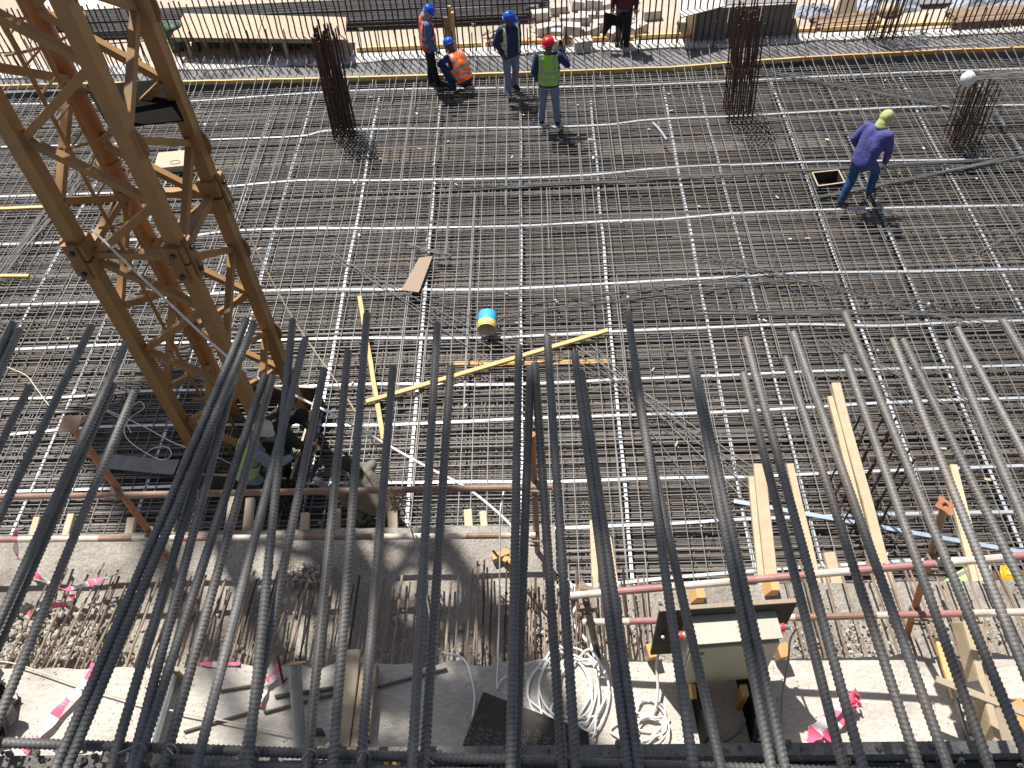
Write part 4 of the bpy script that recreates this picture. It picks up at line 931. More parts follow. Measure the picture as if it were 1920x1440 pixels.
# cross bars lying below, and wire ties
for (p0, p1) in (((-60,1390),(905,1424)), ((300,1432),(1300,1462))):
    a, e = Pz(*p0, 7.838), Pz(*p1, 7.838); d = (e-a).normalized()
    o = link('cross_bar', RIB[0], fg); o.matrix_local = Matrix.Translation(a-wloc(fg)) @ d.to_track_quat('Z', 'Y').to_matrix().to_4x4()
for i, (tp, lp) in enumerate(BARS):
    if i % 2: continue
    t_ = (1400-tp[1])/(lp[1]-tp[1]); px = tp[0]+(lp[0]-tp[0])*t_
    if not 0 < px < 900: continue
    c = Pz(px, 1393+px*.0355, 7.884)
    b = MB()
    for q_ in range(2): b.tube([c+Vector((.0145*cos(t)+q_*.004-.002, .0145*sin(t)*.6, .016*sin(t)-.012)) for t in [2*pi*k/12 for k in range(13)]], .0011, 4)
    b.tube([c+Vector((0,0,.01)), c+Vector((rg.uniform(-.03,.03), -.02, .03))], .0016, 4); b.build('wire_tie', M_STEEL, fg)
# ================================================================== ELECTRICAL CABINET ON ITS STAND
eb_ = thing('electrical_cabinet', Pz(1385,1330,3.85), 'cream steel electrical cabinet mounted on a dark board on the ledge', 'cabinet')
A0, A1 = Pz(1295,1207,4.74), Pz(1464,1194,4.74); ux = (A1-A0).normalized(); uy = Vector((-ux.y, ux.x, 0)); RB = Matrix((ux, uy, Vector((0,0,1)))).transposed()
wb = (A1-A0).length; cf = (A0+A1)/2
MB().box(cf+uy*.11+Vector((0,0,-.30)), (wb, .22, .60), RB).build('body', M_BOX, eb_)
MB().box(cf-uy*.014+Vector((0,0,-.315)), (wb-.012, .024, .575), RB).build('door', M_BOX, eb_)
MB().box(cf+uy*.105+Vector((0,0,.008)), (wb+.014, .236, .012), RB).build('top_cover', M_BOX, eb_)
lk = cf-ux*(wb*.36)-uy*.028+Vector((0,0,-.10)); MB().tube([lk, lk-uy*.006], .014, 12).tube([lk-uy*.006, lk-uy*.012], .007, 8).build('lock', M_STEEL, eb_)
for s_, zz in ((-1, -.06), (1, -.05)):
    c = cf+ux*s_*(wb/2)+uy*.08+Vector((0,0,zz))
    b = MB().tube([c, c+ux*s_*.03], .026, 12, 0).tube([c+ux*s_*.03, c+ux*s_*.05], .030, 12, 1).tube([c+ux*s_*.05, c+ux*s_*.085], .02, 12, 0); b.build('plug_socket', [M_STEEL, M_RED], eb_)
st = thing('cabinet_stand', Pz(1385,1330,3.85), 'dark plywood back board and timber legs carrying the electrical cabinet', 'stand')
q0, q1 = Pz(1236,1145,4.84), Pz(1494,1128,4.84); zb = 4.16
MB().beam((q0+q1)/2-(q1-q0)/2+uy*.0+Vector((0,0,-.33)), (q0+q1)/2+(q1-q0)/2+Vector((0,0,-.33)), .022, .68).build('back_board', M_PLYD, st)
MB().beam(q0+Vector((0,0,.016)), q1+Vector((0,0,.016)), .026, .012).build('board_edge', M_TIMBG, st)
for s_, t in ((-1, 'l'), (1, 'r')):
    x_ = cf+ux*s_*(wb*.30)
    MB().box(x_-uy*.04+Vector((0,0,-.74)), (.02, .66, .26), RB).build('side_board', M_BLACK, st)
    for q_ in (-.10, .30):
        MB().box(x_+ux*s_*-.035+uy*q_+Vector((0,0,-.73)), (.045, .07, .28), RB).build('leg', M_TIMBO, st)
    MB().box(x_+ux*s_*.03-uy*.06+Vector((0,0,-.66)), (.03, .09, .10), RB @ R3('X', .4)).build('cleat', M_TIMBO, st)
fr0 = cf-uy*.385; MB().box(fr0+Vector((0,0,-.825)), (wb*.74, .03, .10), RB).build('front_board', M_BLACK, st)
MB().box(cf+uy*.30+Vector((0,0,-.72)), (wb*.9, .04, .07), RB).build('rail', M_TIMBO, st)
for (px, py, l) in ((1222,1222,'orange timber block left of the cabinet board'),(1465,1222,'orange timber block right of the cabinet')):
    o = MB().box(Pz(px,py,3.95 if px < 1300 else 3.98), (.075,.09,.13), R3('Z', .2) @ R3('X', .2)).build('timber_block', M_TIMBO); tag(o, l, 'timber')
for (px, py, l) in ((1305,1120,'small timber wedge behind the cabinet, left one'),(1443,1106,'small timber wedge behind the cabinet, right one')):
    c = Pz(px,py,3.60); o = MB().add([c+Vector(v) for v in ((-.05,-.05,0),(.05,-.05,0),(.05,.05,0),(-.05,.05,0),(-.01,-.05,.10),(.05,-.05,.10),(.05,.05,.10),(-.01,.05,.10))], [(3,2,1,0),(4,5,6,7),(0,1,5,4),(1,2,6,5),(2,3,7,6),(3,0,4,7)]).build('timber_wedge', M_TIMBO); tag(o, l, 'timber')
cable('grey_cable', [cf+ux*(wb/2+.13)+uy*.07+Vector((0,0,-.05)), Pz(1482,1200,4.3), Pz(1478,1240,4.1), Pz(1468,1300,3.95), Pz(1464,1390,3.87)], .008, M_GREYC, 'grey cable hanging from the right socket of the cabinet', 'cable')
cable('grey_cable', [Pz(1408,1300,3.95), Pz(1402,1340,3.90), Pz(1382,1372,3.87), Pz(1350,1392,3.87), Pz(1325,1400,3.87)], .008, M_GREYC, 'grey cable curving on the slab below the cabinet', 'cable')
cable('white_cable', [cf-ux*(wb/2+.15)+uy*.08+Vector((0,0,-.06)), Pz(1243,1200,4.3), Pz(1232,1240,4.1), Pz(1233,1300,3.95), Pz(1222,1340,3.89), Pz(1195,1350,3.88)], .010, M_CABLE, 'white cable hanging from the left socket of the cabinet', 'cable')
# ---- cable coils
def coil(loops, r, label, seed, z=3.86):
    rg_ = random.Random(seed); pts = []
    for k, (cx, cy, rx, ry, a0, sw) in enumerate(loops):
        n = max(6, int(abs(sw)*10))
        for i in range(n):
            t = a0+sw*2*pi*i/n; pts.append(Pz(cx+rx*cos(t)+rg_.uniform(-1.5,1.5), cy+ry*sin(t)*(1+.22*sin(3*t+k))+rg_.uniform(-2.5,2.5), z+.012+.012*(k % 4)+rg_.uniform(0,.006)))
    return cable('cable_coil', pts, r, M_CABLE, label, 'cable coil', 8, 5)
coil([(1062,1290,74,66,0,1.0),(1060,1300,50,80,.5,1.0),(1075,1285,66,60,1.1,1.0),(1085,1305,38,86,1.8,1.0),(1050,1292,60,54,2.5,1.0),(1092,1300,50,70,3.1,1.0)], .0075, 'large tangled coil of white cable on the slab behind the dark plywood', 5)
coil([(1215,1346,40,30,0,1.0),(1218,1352,30,38,.7,1.0),(1206,1362,42,28,1.5,1.0),(1225,1370,30,30,2.3,1.0),(1200,1372,52,24,3.0,1.0)], .0068, 'small tangled coil of white cable left of the cabinet stand', 6)
cable('white_cable', [Pz(x_, y_, 3.87) for x_, y_ in ((830,1222),(838,1226),(860,1230),(876,1246),(886,1280),(890,1310),(886,1345))], .009, M_CABLE, 'thin white cable curving over the slab left of dark plywood', 'cable')
cable('white_cable', [Py(945,920,3.25), Py(938,960,3.1), Py(937,1040,2.9), Py(936,1140,2.6), Py(934,1220,2.35), Pz(932,1290,3.87), Pz(940,1275,3.88), Pz(975,1250,3.88), Pz(1020,1238,3.9), Pz(1060,1262,3.9)], .0055, M_CABLE, 'thin white cable hanging straight down over the ledge near the centre', 'cable')
cable('white_cable', [Pz(x_, y_, 3.9) for x_, y_ in ((-20,1241),(30,1245),(150,1285),(290,1325),(450,1357),(575,1382))], .0055, M_ROPE, 'thin cream cord stretched across the left slab over the grey pipe', 'cord')
cable('white_cable', [Py(762,962,3.3), Py(776,1010,3.0), Py(798,1110,2.7), Py(812,1190,2.45), Pz(822,1222,3.88)], .006, M_GREYC, 'thin greyish cord hanging over the ledge right of the crouching man', 'cord')
# ---- dark plywood sheet with faint print
z = 3.885; q = [Pz(*c, zz) for c, zz in (((906,1297),4.02),((1103,1372),4.02),((1107,1420),3.90),((862,1412),3.90))]
b = MB(); nrm = (q[1]-q[0]).cross(q[3]-q[0]).normalized(); nrm = nrm if nrm.z > 0 else -nrm
b.add(q+[p-nrm*.016 for p in q], [(3,2,1,0),(4,5,6,7),(0,1,5,4),(1,2,6,5),(2,3,7,6),(3,0,4,7)]); ps = tag(b.build('dark_plywood', M_PLYD), 'dark printed plywood sheet with slanting edge in the bottom middle', 'plywood')
ex = (q[2]-q[3]).normalized(); ey = nrm.cross(ex)
for k, (px, py, s_) in enumerate(((878,1398,'SE PLE'),(898,1400,'S.PLEX'),(914,1402,'S PLE'),(932,1404,'SPLEX'),(984,1405,'URSE'),(1006,1406,'URSE'),(1026,1408,'RSE'),(1046,1409,'SE'),(1092,1413,'S'))):
    cu = bpy.data.curves.new('print', 'FONT'); cu.body = s_; cu.size = .056; cu.extrude = .0003
    t_ = bpy.data.objects.new('print', cu); COL.objects.link(t_); dg = bpy.context.evaluated_depsgraph_get(); me = bpy.data.meshes.new_from_object(t_.evaluated_get(dg)); bpy.data.objects.remove(t_)
    me.materials.clear(); me.materials.append(M_PRINT)
    r_ = ray(px, py); tt = (q[0]-CAM).dot(nrm)/r_.dot(nrm); pos = CAM+r_*tt+nrm*.0012
    dx = (ey*cos(.12)+ex*sin(.30)).normalized(); dy = nrm.cross(dx)
    o = link('print', me, ps); o.matrix_local = Matrix.Translation(pos-wloc(ps)) @ Matrix((dx, dy, nrm)).transposed().to_4x4()
# ---- grey prop pipes, timbers, bars on the slab
pp = thing('prop_pipe', Pz(300,1320,3.85), 'grey steel prop pipe lying on the sunny left slab', 'pipe')
a, e = Pz(282,1400,3.92), Pz(322,1262,3.93); MB().tube([a, e], .042, 16).build('tube', M_STEEL, pp, smooth=False)
MB().box(e+(e-a).normalized()*.01, (.15,.012,.13), R3('Z', -.25)).build('flange', M_BRONZE, pp)
pp = thing('prop_pipe', Pz(560,1392,3.85), 'grey steel prop pipe with flange leaning up in the middle-left', 'pipe')
a, e = Pz(562,1398,3.90), Pz(553,1246,4.16); d = (e-a).normalized(); MB().tube([a, e], .042, 16).build('tube', M_STEEL, pp, smooth=False)
q_ = d.to_track_quat('Z', 'Y').to_matrix(); b = MB(); b.lathe([(.001,0),(.082,0),(.082,.008),(.001,.008)], Matrix.Translation(e) @ q_.to_4x4(), 8); b.build('flange', M_BRONZE, pp)
plank('timber_board', Pz(640,1402,3.90), Pz(662,1222,3.92), .11, .035, M_TIMBG, label='weathered timber board lying on the slab left of centre', cat='timber')
plank('timber_board', Pz(668,1402,3.885), Pz(690,1238,3.89), .085, .03, M_TIMBG, label='greyish timber board right beside the weathered one', cat='timber')
plank('timber_board', Pz(690,1385,3.93), Pz(706,1252,3.93), .03, .10, M_TIMBG, label='timber on edge, rightmost of the three boards on slab', cat='timber')
for (px, py, l) in ((603,1372,'small dark steel wedge plate left of the three boards'),(686,1385,'dark steel wedge plate between two slab boards')):
    c = Pz(px,py,3.855); o = MB().add([c+Vector(v) for v in ((-.06,-.03,0),(.03,-.03,0),(-.06,-.015,0),(.03,-.015,0),(.03,-.03,.13),(.03,-.015,.13),(-.01,-.03,.14),(-.01,-.015,.14))], [(0,1,4,6),(3,2,7,5),(0,6,7,2),(6,4,5,7),(4,1,3,5),(0,2,3,1)]).build('wedge_plate', M_DSTEEL); tag(o, l, 'steel plate')
for (a, e, r_, l) in (((345,1372),(470,1335),.011,'rusty rebar lying on slab, left lower one'),((495,1336),(624,1302),.011,'rusty rebar behind the grey prop pipe, lower one'),((516,1306),(625,1290),.015,'thick rebar piece behind the grey prop pipe'),((708,1288),(838,1254),.011,'thin rebar on slab right of the three boards'),((413,1296),(480,1284),.011,'short rebar on slab between thick bars at left')):
    d = Pz(*e,3.867)-Pz(*a,3.867); o = bar('loose_rebar', Pz(*a,3.867), Pz(*e,3.867), r_, M_REBARD, None, 8); tag(o, l, 'rebar')
for (px, py, l) in ((527,1255,'small bent hook bar beside the flanged prop'),):
    o = MB().tube([Pz(520,1230,4.05), Pz(531,1281,3.87), Pz(538,1272,3.88)], .009, 7).build('hook_bar', M_RUST); tag(o, l, 'rebar')
# left pile of bent boots-like dark scrap
sp_ = thing('scrap_pile', Pz(18,1300,3.85), 'pile of dark crumpled scrap sheet at the bottom left edge', 'scrap')
rg = random.Random(91)
for i in range(16):
    c = Pz(rg.uniform(-30,28), rg.uniform(1250,1380), 3.86)+Vector((0,0,rg.uniform(.02,.22))); b = MB(); R_ = R3('Z', rg.uniform(0,3)) @ R3('X', rg.uniform(-.7,.7)); vs = []
    for u in range(5):
        for v in range(4): vs.append(c+R_ @ Vector(((u/4-.5)*.17, (v/3-.5)*.10, .05*sin(u*1.3+i)+.03*cos(v*2))))
    b.add(vs, [(v*1+u*4, u*4+v+1, (u+1)*4+v+1, (u+1)*4+v) for u in range(4) for v in range(3)]); o = b.build('scrap_sheet', rg.choice((M_TIMBG, M_PLYD, M_DSTEEL)), sp_); sm = o.modifiers.new('t', 'SOLIDIFY'); sm.thickness = .006
# ---- barrier tape
def tape(pts, wd, label, seg=.14, tw=1.3, seed=0):
    rg_ = random.Random(seed); S = spline(pts, 10); b = MB(); vs = []; ms = []; acc = 0; ph = rg_.uniform(0,3)
    for i, p in enumerate(S):
        d = (S[min(i+1,len(S)-1)]-S[max(i-1,0)]).normalized(); s_ = d.cross(Vector((0,0,1))).normalized(); a = tw*sin(i*.31+ph); n_ = s_.cross(d)
        off = (s_*cos(a)+n_*sin(a))*wd/2*(.55+.45*abs(cos(i*.22+ph))); vs += [p-off, p+off]
        if i: acc += (S[i]-S[i-1]).length; ms.append(int(acc/seg) % 2)
    b.v = [Vector(v) for v in vs]; b.f = [(2*i, 2*i+1, 2*i+3, 2*i+2) for i in range(len(S)-1)]; b.m = ms
    o = b.build('barrier_tape', [M_TAPEP, M_TAPEW]); sm = o.modifiers.new('t', 'SOLIDIFY'); sm.thickness = .0015; return tag(o, label, 'tape')
tape([Pz(180,1245,3.95), Pz(165,1272,3.95), Pz(120,1320,3.92), Pz(85,1365,3.90), Pz(45,1410,3.88)], .075, 'pink and white barrier tape twisted over the sunny left slab', seed=1, tw=.5)
tape([Pz(525,1250,3.95), Pz(500,1275,3.92), Pz(492,1300,3.90), Pz(486,1325,3.88)], .07, 'pink and white tape scrap left of the flanged prop', seed=2, tw=.9)
tape([Pz(1610,1300,3.95), Pz(1575,1325,3.93), Pz(1545,1355,3.93), Pz(1525,1380,3.90), Pz(1508,1408,3.88)], .11, 'crumpled pink and white tape strip on right slab', .10, .9, 3)
tape([Pz(1602,1298,3.96), Pz(1590,1330,3.93), Pz(1570,1362,3.91), Pz(1548,1385,3.89)], .09, 'second strand of pink and white tape on right slab', .08, 1.3, 4)
tape([Pz(1590,1300,3.97), Pz(1606,1306,4.0), Pz(1612,1318,3.95), Pz(1596,1322,3.98), Pz(1600,1308,4.0)], .06, 'knot of pink tape at the top of the right strips', .3, 1.5, 5)
tape([Pz(58,1072,3.80), Pz(90,1092,3.78), Pz(120,1104,3.80), Pz(160,1096,3.79), Pz(228,1072,3.82)], .05, 'pink and white tape strung across the left dowel bars', seed=6)
tape([Pz(30,995,4.1), Pz(28,1020,4.0), Pz(36,1050,3.8)], .05, 'pink tape hanging from the lower rail at left edge', .12, 1.2, 7)
tape([Pz(118,1112,3.75), Pz(140,1120,3.74), Pz(136,1130,3.74), Pz(70,1140,3.72), Pz(52,1152,3.72)], .05, 'crumpled pink tape lying in the left rubble', .12, 1.2, 8)
tape([Pz(375,1244,3.87), Pz(410,1246,3.87), Pz(450,1244,3.87)], .04, 'short pink tape at the slab edge between thick bars', .1, .6, 9)
# ---- timbers and bracket at the right bottom
plank('timber_board', Pz(1800,1165,4.25), Pz(1862,1402,3.95), .05, .16, M_TIMBP, label='tall pale timber on edge at the bottom right', cat='timber', up=(0,.2,1))
plank('timber_board', Pz(1822,1175,4.20), Pz(1890,1402,3.95), .13, .05, M_TIMBG, label='brown timber face beside the tall pale one at right', cat='timber')
plank('timber_board', Pz(1757,1195,4.0), Pz(1790,1310,3.9), .04, .03, M_TIMB, label='thin yellow lath left of the tall pale timber', cat='timber')
plank('timber_board', Pz(1755,1275,4.32), Pz(1960,1352,4.32), .045, .02, M_TIMBG, label='thin weathered lath crossing over the bottom right timbers', cat='timber')
plank('timber_board', Pz(1900,1320,4.0), Pz(1960,1400,3.95), .12, .04, M_TIMBO, label='orange timber piece at the bottom right corner', cat='timber')
br = thing('steel_bracket', Pz(1805,1380,3.85), 'black steel angle bracket on the slab at bottom right', 'bracket')
c = Pz(1790,1300,4.18); e = Pz(1815,1390,3.87)
MB().beam(c, e, .11, .012, (1,0,.2)).build('upright', M_DSTEEL, br); MB().beam(c, Pz(1842,1292,4.18), .012, .11, (0,1,0)).build('arm', M_DSTEEL, br); MB().beam(e, Pz(1870,1392,3.87), .10, .012).build('foot', M_DSTEEL, br)
o = MB().box(Pz(1860,1290,4.10), (.11,.13,.05), R3('Z', .5)).build('timber_block', M_TIMBG); tag(o, 'short grey timber block on the right timbers', 'timber')
hb = MB(); c = Py(737,930,YL-.05); rg = random.Random(5)
for i in range(90):
    a = c+Vector((rg.gauss(0,.035), rg.gauss(0,.02), rg.uniform(-.11,.08))); hb.tube([a, a+Vector((rg.gauss(0,.03), rg.gauss(0,.02), rg.uniform(-.08,.02)))], .004, 4)
tag(hb.build('jute_knot', M_HAY), 'frayed brown jute knot tied on the brown guard pipe', 'rope knot')
o = MB().box(Pz(938,1042,3.66), (.14,.05,.06), R3('Z', .4)).box(Pz(955,1052,3.66), (.10,.05,.04), R3('Z', -.4)).build('brick_scrap', M_TIMBO); tag(o, 'broken orange scrap beside the thick bars on ledge', 'scrap')
# cleats under the upper slab edge
for px in (728, 742): 
    o = MB().box(Pz(px,1432,7.60)-Vector((0,.02,0)), (.012,.07,.05)).build('timber_cleat', M_TIMBO); tag(o, 'small orange cleat at the bottom edge, %s of a pair' % ('left' if px == 728 else 'right'), 'timber')
# ================================================================== BEYOND THE FAR WALL
G = .045
M_DULLP = mat('dull_pipe', (.17, .175, .18), (.27, .275, .28), .5, .3, 5)
def far_stack(name, label, x0, x1, y, rows, r, m, seed, cat='bar stack', z=G):
    rg_ = random.Random(seed); t = thing(name, ((x0+x1)/2, y, z), label, cat)
    for j, n in enumerate(rows):
        for i in range(n):
            e0, e1 = rg_.uniform(-.15,.15), rg_.uniform(-.15,.15)
            bar('bar', (x0+e0, y+(i-(n-1)/2)*r*2.05+rg_.uniform(-.01,.01), z+.06+r+j*r*1.9), (x1+e1, y+(i-(n-1)/2)*r*2.05+rg_.uniform(-.02,.02), z+.06+r+j*r*1.9), r, m, t, 6, .3, i % 3)
    for k in range(4):
        xx = x0+(x1-x0)*(k+.5)/4; MB().box((xx, y, z+.03), (.1, max(rows)*r*2.4, .06)).build('bearer', M_TIMBG, t)
    return t
a, e = Pz(255,30,.2), Pz(1010,24,.2)
far_stack('pipe_stack', 'long stack of dull silver steel pipes behind the starter bars', a.x, e.x, Pz(700,22,.2).y, (7,6), .030, M_DULLP, 1)
far_stack('rebar_stack', 'dark rebar stack in front of the silver pipes', a.x-1, e.x-.2, Pz(700,37,.15).y, (14,13,12,11), .018, M_DSTEEL, 2)
far_stack('rebar_stack', 'dark rebar stack behind the silver pipes at the top edge', a.x-2, e.x+.1, Pz(700,4,.3).y, (18,17,16,14), .020, M_DSTEEL, 3)
# plywood table
tp = thing('plywood_table', Pz(460,95,G), 'low table of tan plywood sheets behind the left starter bars', 'table')
q = [Pz(*c, .55) for c in ((345,25),(650,32),(650,74),(320,70))]; q[0] = q[0]
for i in range(2):
    f0, f1 = i/2, (i+1)/2; c4 = [q[0].lerp(q[1],f0), q[0].lerp(q[1],f1-.004), q[3].lerp(q[2],f1-.004), q[3].lerp(q[2],f0)]
    b = MB(); b.add(c4+[p-Vector((0,0,.02)) for p in c4], [(3,2,1,0),(4,5,6,7),(0,1,5,4),(1,2,6,5),(2,3,7,6),(3,0,4,7)]); b.build('sheet', M_PLYT, tp)
MB().beam(q[3]-Vector((0,-.06,.07)), q[2]-Vector((0,-.06,.07)), .07, .09).build('bearer', M_TIMBG, tp); MB().beam(q[0]-Vector((0,.06,.07)), q[1]-Vector((0,.06,.07)), .07, .09).build('bearer', M_TIMBG, tp)
for t_ in (.08, .36, .64, .92):
    for (u, v, s_) in ((q[3], q[2], .06), (q[0], q[1], -.06)):
        p = u.lerp(v, t_); MB().box((p.x, p.y+s_, (.43+G)/2), (.07,.07,.43-G)).build('leg', M_TIMBG, tp)
rg = random.Random(15)
for i in range(8):
    p = Pz(370+i*30, 96+rg.uniform(-4,4), G); o = MB().box(p+Vector((0,.15,.10)), (rg.uniform(.15,.3), .2, rg.uniform(.1,.22)), R3('Z', rg.uniform(-.4,.4))).build('dark_crate', rg.choice((M_PLYD, M_GREEN, M_TIMBG)))
    tag(o, 'small dark box under the plywood table, number %s from the left' % ('one','two','three','four','five','six','seven','eight')[i], 'box', 'clutter under the table')
dr = thing('green_drum', Pz(332,100,G), 'dark green barrel at the left end of the plywood table', 'barrel'); c = Pz(332,100,G)+Vector((0,.25,0))
MB().lathe([(.001,.0),(.20,.0),(.205,.18),(.20,.2),(.205,.38),(.20,.55),(.001,.55)], Matrix.Translation(c), 20).build('shell', M_GREEN, dr, smooth=True)
for zz in (.18, .38): MB().tube([c+Vector((.206*cos(t), .206*sin(t), zz)) for t in [2*pi*i/20 for i in range(21)]], .008, 5).build('hoop', M_GREEN, dr)
def sheet(name, label, px4, z4, m, th=.02, cat='board'):
    q = [Pz(*c, zz) for c, zz in zip(px4, z4)]; b = MB(); n_ = (q[1]-q[0]).cross(q[3]-q[0]).normalized(); n_ = n_ if n_.z > 0 else -n_
    b.add(q+[p-n_*th for p in q], [(3,2,1,0),(4,5,6,7),(0,1,5,4),(1,2,6,5),(2,3,7,6),(3,0,4,7)]); return tag(b.build(name, m), label, cat)
sheet('plywood_sheet', 'tan plywood sheet at the top left corner behind the crane', ((-60,-15),(70,-25),(60,30),(-60,38)), (.3,.3,.12,.12), M_PLYT)
sheet('plywood_sheet', 'pale plywood sheet at the top edge behind the crane mast', ((60,-25),(215,-35),(235,14),(90,22)), (.35,.35,.2,.2), M_PALE)
sheet('plywood_sheet', 'tan plywood sheet lying on sand behind crane mast', ((90,55),(300,42),(310,72),(110,88)), (.08,.08,.07,.07), M_PLYT)
sheet('plywood_sheet', 'second tan sheet left of the crane mast on sand', ((-80,60),(60,55),(55,95),(-90,102)), (.08,.08,.07,.07), M_PLYT)
# yellow formwork beam standing
fb_ = thing('formwork_beam', Pz(848,95,G), 'upright yellow and brown formwork beam among the starter bars', 'beam'); c = Pz(848,96,G)
MB().box(c+Vector((.02,.06,.50)), (.08,.04,1.0)).build('flange', M_TIMB, fb_); MB().box(c+Vector((-.05,-.03,.40)), (.14,.03,.80)).build('web', M_BROWN, fb_); MB().box(c+Vector((.09,-.02,.45)), (.05,.08,.90)).build('flange', M_TIMB, fb_)
# base timbers along the wall bars
bt = thing('base_timber', (3, 17.8, G), 'yellow timber laid along the sand behind the far starter bars', 'timber')
for i, (x0, x1, y0, y1, m) in enumerate(((-4,-1.2,17.80,17.80,M_TIMB),(-1.1,2.2,17.82,17.80,M_TIMBO),(2.3,6.2,17.84,17.83,M_TIMB),(6.3,9.4,17.84,17.86,M_TIMB),(9.5,13.4,17.86,17.88,M_TIMBO))):
    plank('plank', (x0,y0,G+.05), (x1,y1,G+.05), .06, .09, m, bt)
# concrete blocks
BL = [(1012,32,.2),(1048,20,.1),(1066,42,.0),(1022,58,.3),(1070,72,.1),(1100,36,-.1),(1106,62,.6),(1128,50,.2),(1086,12,.1),(1128,18,.5),(1150,66,.9),(1092,84,.2),(1040,84,-.3),(1222,30,.1),(1196,58,.7),(1056,56,.0),(1112,24,.0),(1138,34,.2),(1010,8,.2),(1160,26,1.1),(1084,56,.1),(1050,68,-.1)]
rg = random.Random(33); ROWN = lambda v: 0 if v < 30 else (1 if v < 60 else 2)
bm_me = MB().box((0,0,.1), (.40,.20,.20)).mesh('concrete_block', M_BLOCK)
for i, (px, py, a) in enumerate(BL):
    o = link('concrete_block', bm_me); p = Pz(px, py+4, G); o.location = (p.x, p.y, G-.005+(.19 if i in (4, 16, 20) else 0)); o.rotation_euler = (rg.uniform(-.12,.12), rg.uniform(-.2,.2) if i % 4 == 0 else 0, a)
    row = [b_ for b_ in BL if (b_[1] < 30, 30 <= b_[1] < 60, b_[1] >= 60)[ROWN(py)]]; nth = sorted(row).index((px, py, a))
    tag(o, 'pale concrete block behind the starter bars, %s row, %s from the left' % (('farthest', 'middle', 'nearest')[ROWN(py)], ('first','second','third','fourth','fifth','sixth','seventh','eighth','ninth','tenth')[nth]), 'block', 'loose concrete blocks')
rub = MB()
for i in range(260):
    p = Pz(rg.uniform(990,1200), rg.uniform(0,88), G); rub.stone(p+Vector((0,0,.01)), rg.uniform(.015,.06), rg)
tag(rub.build('rubble', M_BLOCK), 'broken block fragments on the sand behind the starter bars', 'rubble', kind='stuff')
# grey panel box with white board
gp = thing('grey_hoarding', Pz(1390,70,G), 'grey plywood hoarding with a white board on top, upper right', 'hoarding')
a, e = Pz(1300,76,G), Pz(1478,66,G)
for k in range(3):
    p0, p1 = a.lerp(e, k/3), a.lerp(e, (k+.985)/3); b = MB(); b.beam(p0+Vector((0,.0,.36)), p1+Vector((0,.0,.36)), .02, .70); b.build('panel', M_GREYP, gp)
b = MB(); b.beam(e+Vector((0,0,.36)), e+Vector((.1,.9,.36)), .02, .70); b.build('panel', M_GREYP, gp); b = MB(); b.beam(a+Vector((0,0,.36)), a+Vector((-.05,.9,.36)), .02, .70); b.build('panel', M_TIMBP, gp)
q = [Pz(*c, .78) for c in ((1255,-30),(1400,-30),(1392,2),(1278,32))]; b = MB(); b.add(q+[p-Vector((0,0,.02)) for p in q], [(3,2,1,0),(4,5,6,7),(0,1,5,4),(1,2,6,5),(2,3,7,6),(3,0,4,7)]); b.build('top_board', M_PALE, gp)
MB().box((e+a)/2+Vector((.3,.45,.73)), ((e-a).length*.72, .8, .02)).build('lid', M_GREYP, gp)
sheet('tan_board', 'tan board lying right of the grey hoarding', ((1476,36),(1515,30),(1522,62),(1468,66)), (.10,.10,.06,.06), M_PLYT)
sheet('tan_board', 'tan board propped among the blue tarps at the top right', ((1580,-12),(1608,-14),(1606,30),(1560,34)), (.5,.5,.1,.1), M_PLYT)
sheet('beige_sheet', 'wide beige sheet lying between the two plank stacks', ((1640,28),(1784,18),(1790,50),(1646,60)), (.12,.12,.07,.07), mat('beige_sheet', (.50,.42,.30), (.58,.50,.37), .8))
def plank_stack(label, p0, p1, n, lay):
    a, e = Pz(*p0, G), Pz(*p1, G); t = thing('plank_stack', (a+e)/2, label, 'planks'); rg_ = random.Random(int(p0[0]))
    for L_ in range(lay):
        for i in range(n):
            s_ = Vector((0, .11*i+rg_.uniform(-.01,.01), .02+L_*.036)); MB().beam(a+s_+Vector((rg_.uniform(-.1,.1),0,0)), e+s_+Vector((rg_.uniform(-.1,.1),0,0)), .10, .034).build('plank', M_BROWN, t)
plank_stack('stack of brown planks behind the starter bars, left of beige sheet', (1530,56),(1640,48), 5, 3)
plank_stack('stack of brown planks behind the starter bars at right edge', (1788,52),(1990,40), 6, 4)
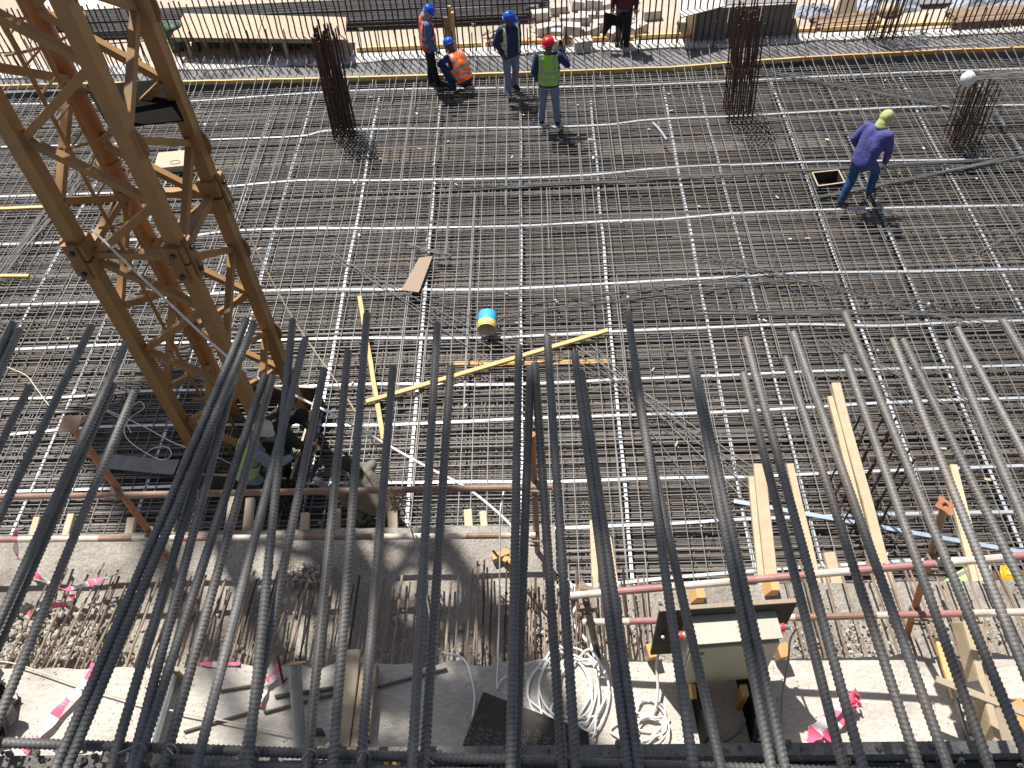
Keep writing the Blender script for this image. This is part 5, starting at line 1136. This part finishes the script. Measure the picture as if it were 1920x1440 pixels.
def tarp(label, c, w_, d_, h_, seed, m=M_TARP):
    b = MB(); n = 22; vs = []
    for j in range(n+1):
        for i in range(n+1):
            u, v = i/n-.5, j/n-.5; e_ = max(0, 1-(2*u)**4)*max(0, 1-(2*v)**4)
            h = e_*h_*(.55+.5*noise.noise(Vector((u*5+seed, v*5, 0)))+.45*abs(noise.noise(Vector((u*13, v*13+seed, 2)))))
            vs.append((c.x+u*w_*(1+.2*noise.noise(Vector((v*5, seed, 1)))), c.y+v*d_*(1+.2*noise.noise(Vector((u*5, seed, 4)))), G+.004+max(0, h)))
    b.add(vs, [(j*(n+1)+i, j*(n+1)+i+1, (j+1)*(n+1)+i+1, (j+1)*(n+1)+i) for j in range(n) for i in range(n)]); tag(b.build('tarpaulin', m, smooth=False), label, 'tarpaulin')
tarp('crumpled blue-grey tarpaulin at the top edge right of the tan board', Pz(1660,10,G), 1.5, 1.1, .35, 1)
tarp('crumpled blue-grey tarpaulin at the top right corner', Pz(1850,8,G), 2.0, 1.0, .3, 2)
tarp('small blue-grey tarpaulin left of the propped tan board', Pz(1530,28,G), .9, .6, .25, 3)
sk = MB(); sc2 = Pz(1668,18,.2); sk.ell(sc2, (.28,.20,.14), R3('Z', .3), 18, 10); sk.v = [v+Vector((0,0,.04*noise.noise(v*7))) for v in sk.v]; tag(sk.build('sack', M_PLYT, smooth=True), 'tan cement sack lying on the blue tarpaulin', 'sack')
sheet('grey_board', 'dark grey board lying at the top right edge above tarpaulin', ((1720,-20),(1900,-30),(1905,-2),(1725,8)), (.2,.2,.15,.15), M_GREYP)
# tufts of wire and cloth on the haunch
wbun = MB(); rg = random.Random(8)
for i in range(26):
    c = Pz(1715+rg.uniform(-18,18), 74+rg.uniform(-8,8), .06); pts = [c+Vector((rg.gauss(0,.1), rg.gauss(0,.06), rg.uniform(0,.12))) for _ in range(4)]; wbun.tube(spline(pts, 4), .004, 4)
tag(wbun.build('wire_tangle', M_STEEL), 'tangle of grey wire on the far white strip at right', 'wire')
wb2 = MB()
for i in range(14):
    c = Pz(935+rg.uniform(-25,20), 75+rg.uniform(-10,8), .08); pts = [c+Vector((rg.gauss(0,.12), rg.gauss(0,.06), rg.uniform(0,.15))) for _ in range(4)]; wb2.tube(spline(pts, 4), .010, 5)
tag(wb2.build('bent_bar_tangle', M_RUST), 'tangle of bent bars on sand left of the man in navy jacket', 'rebar')
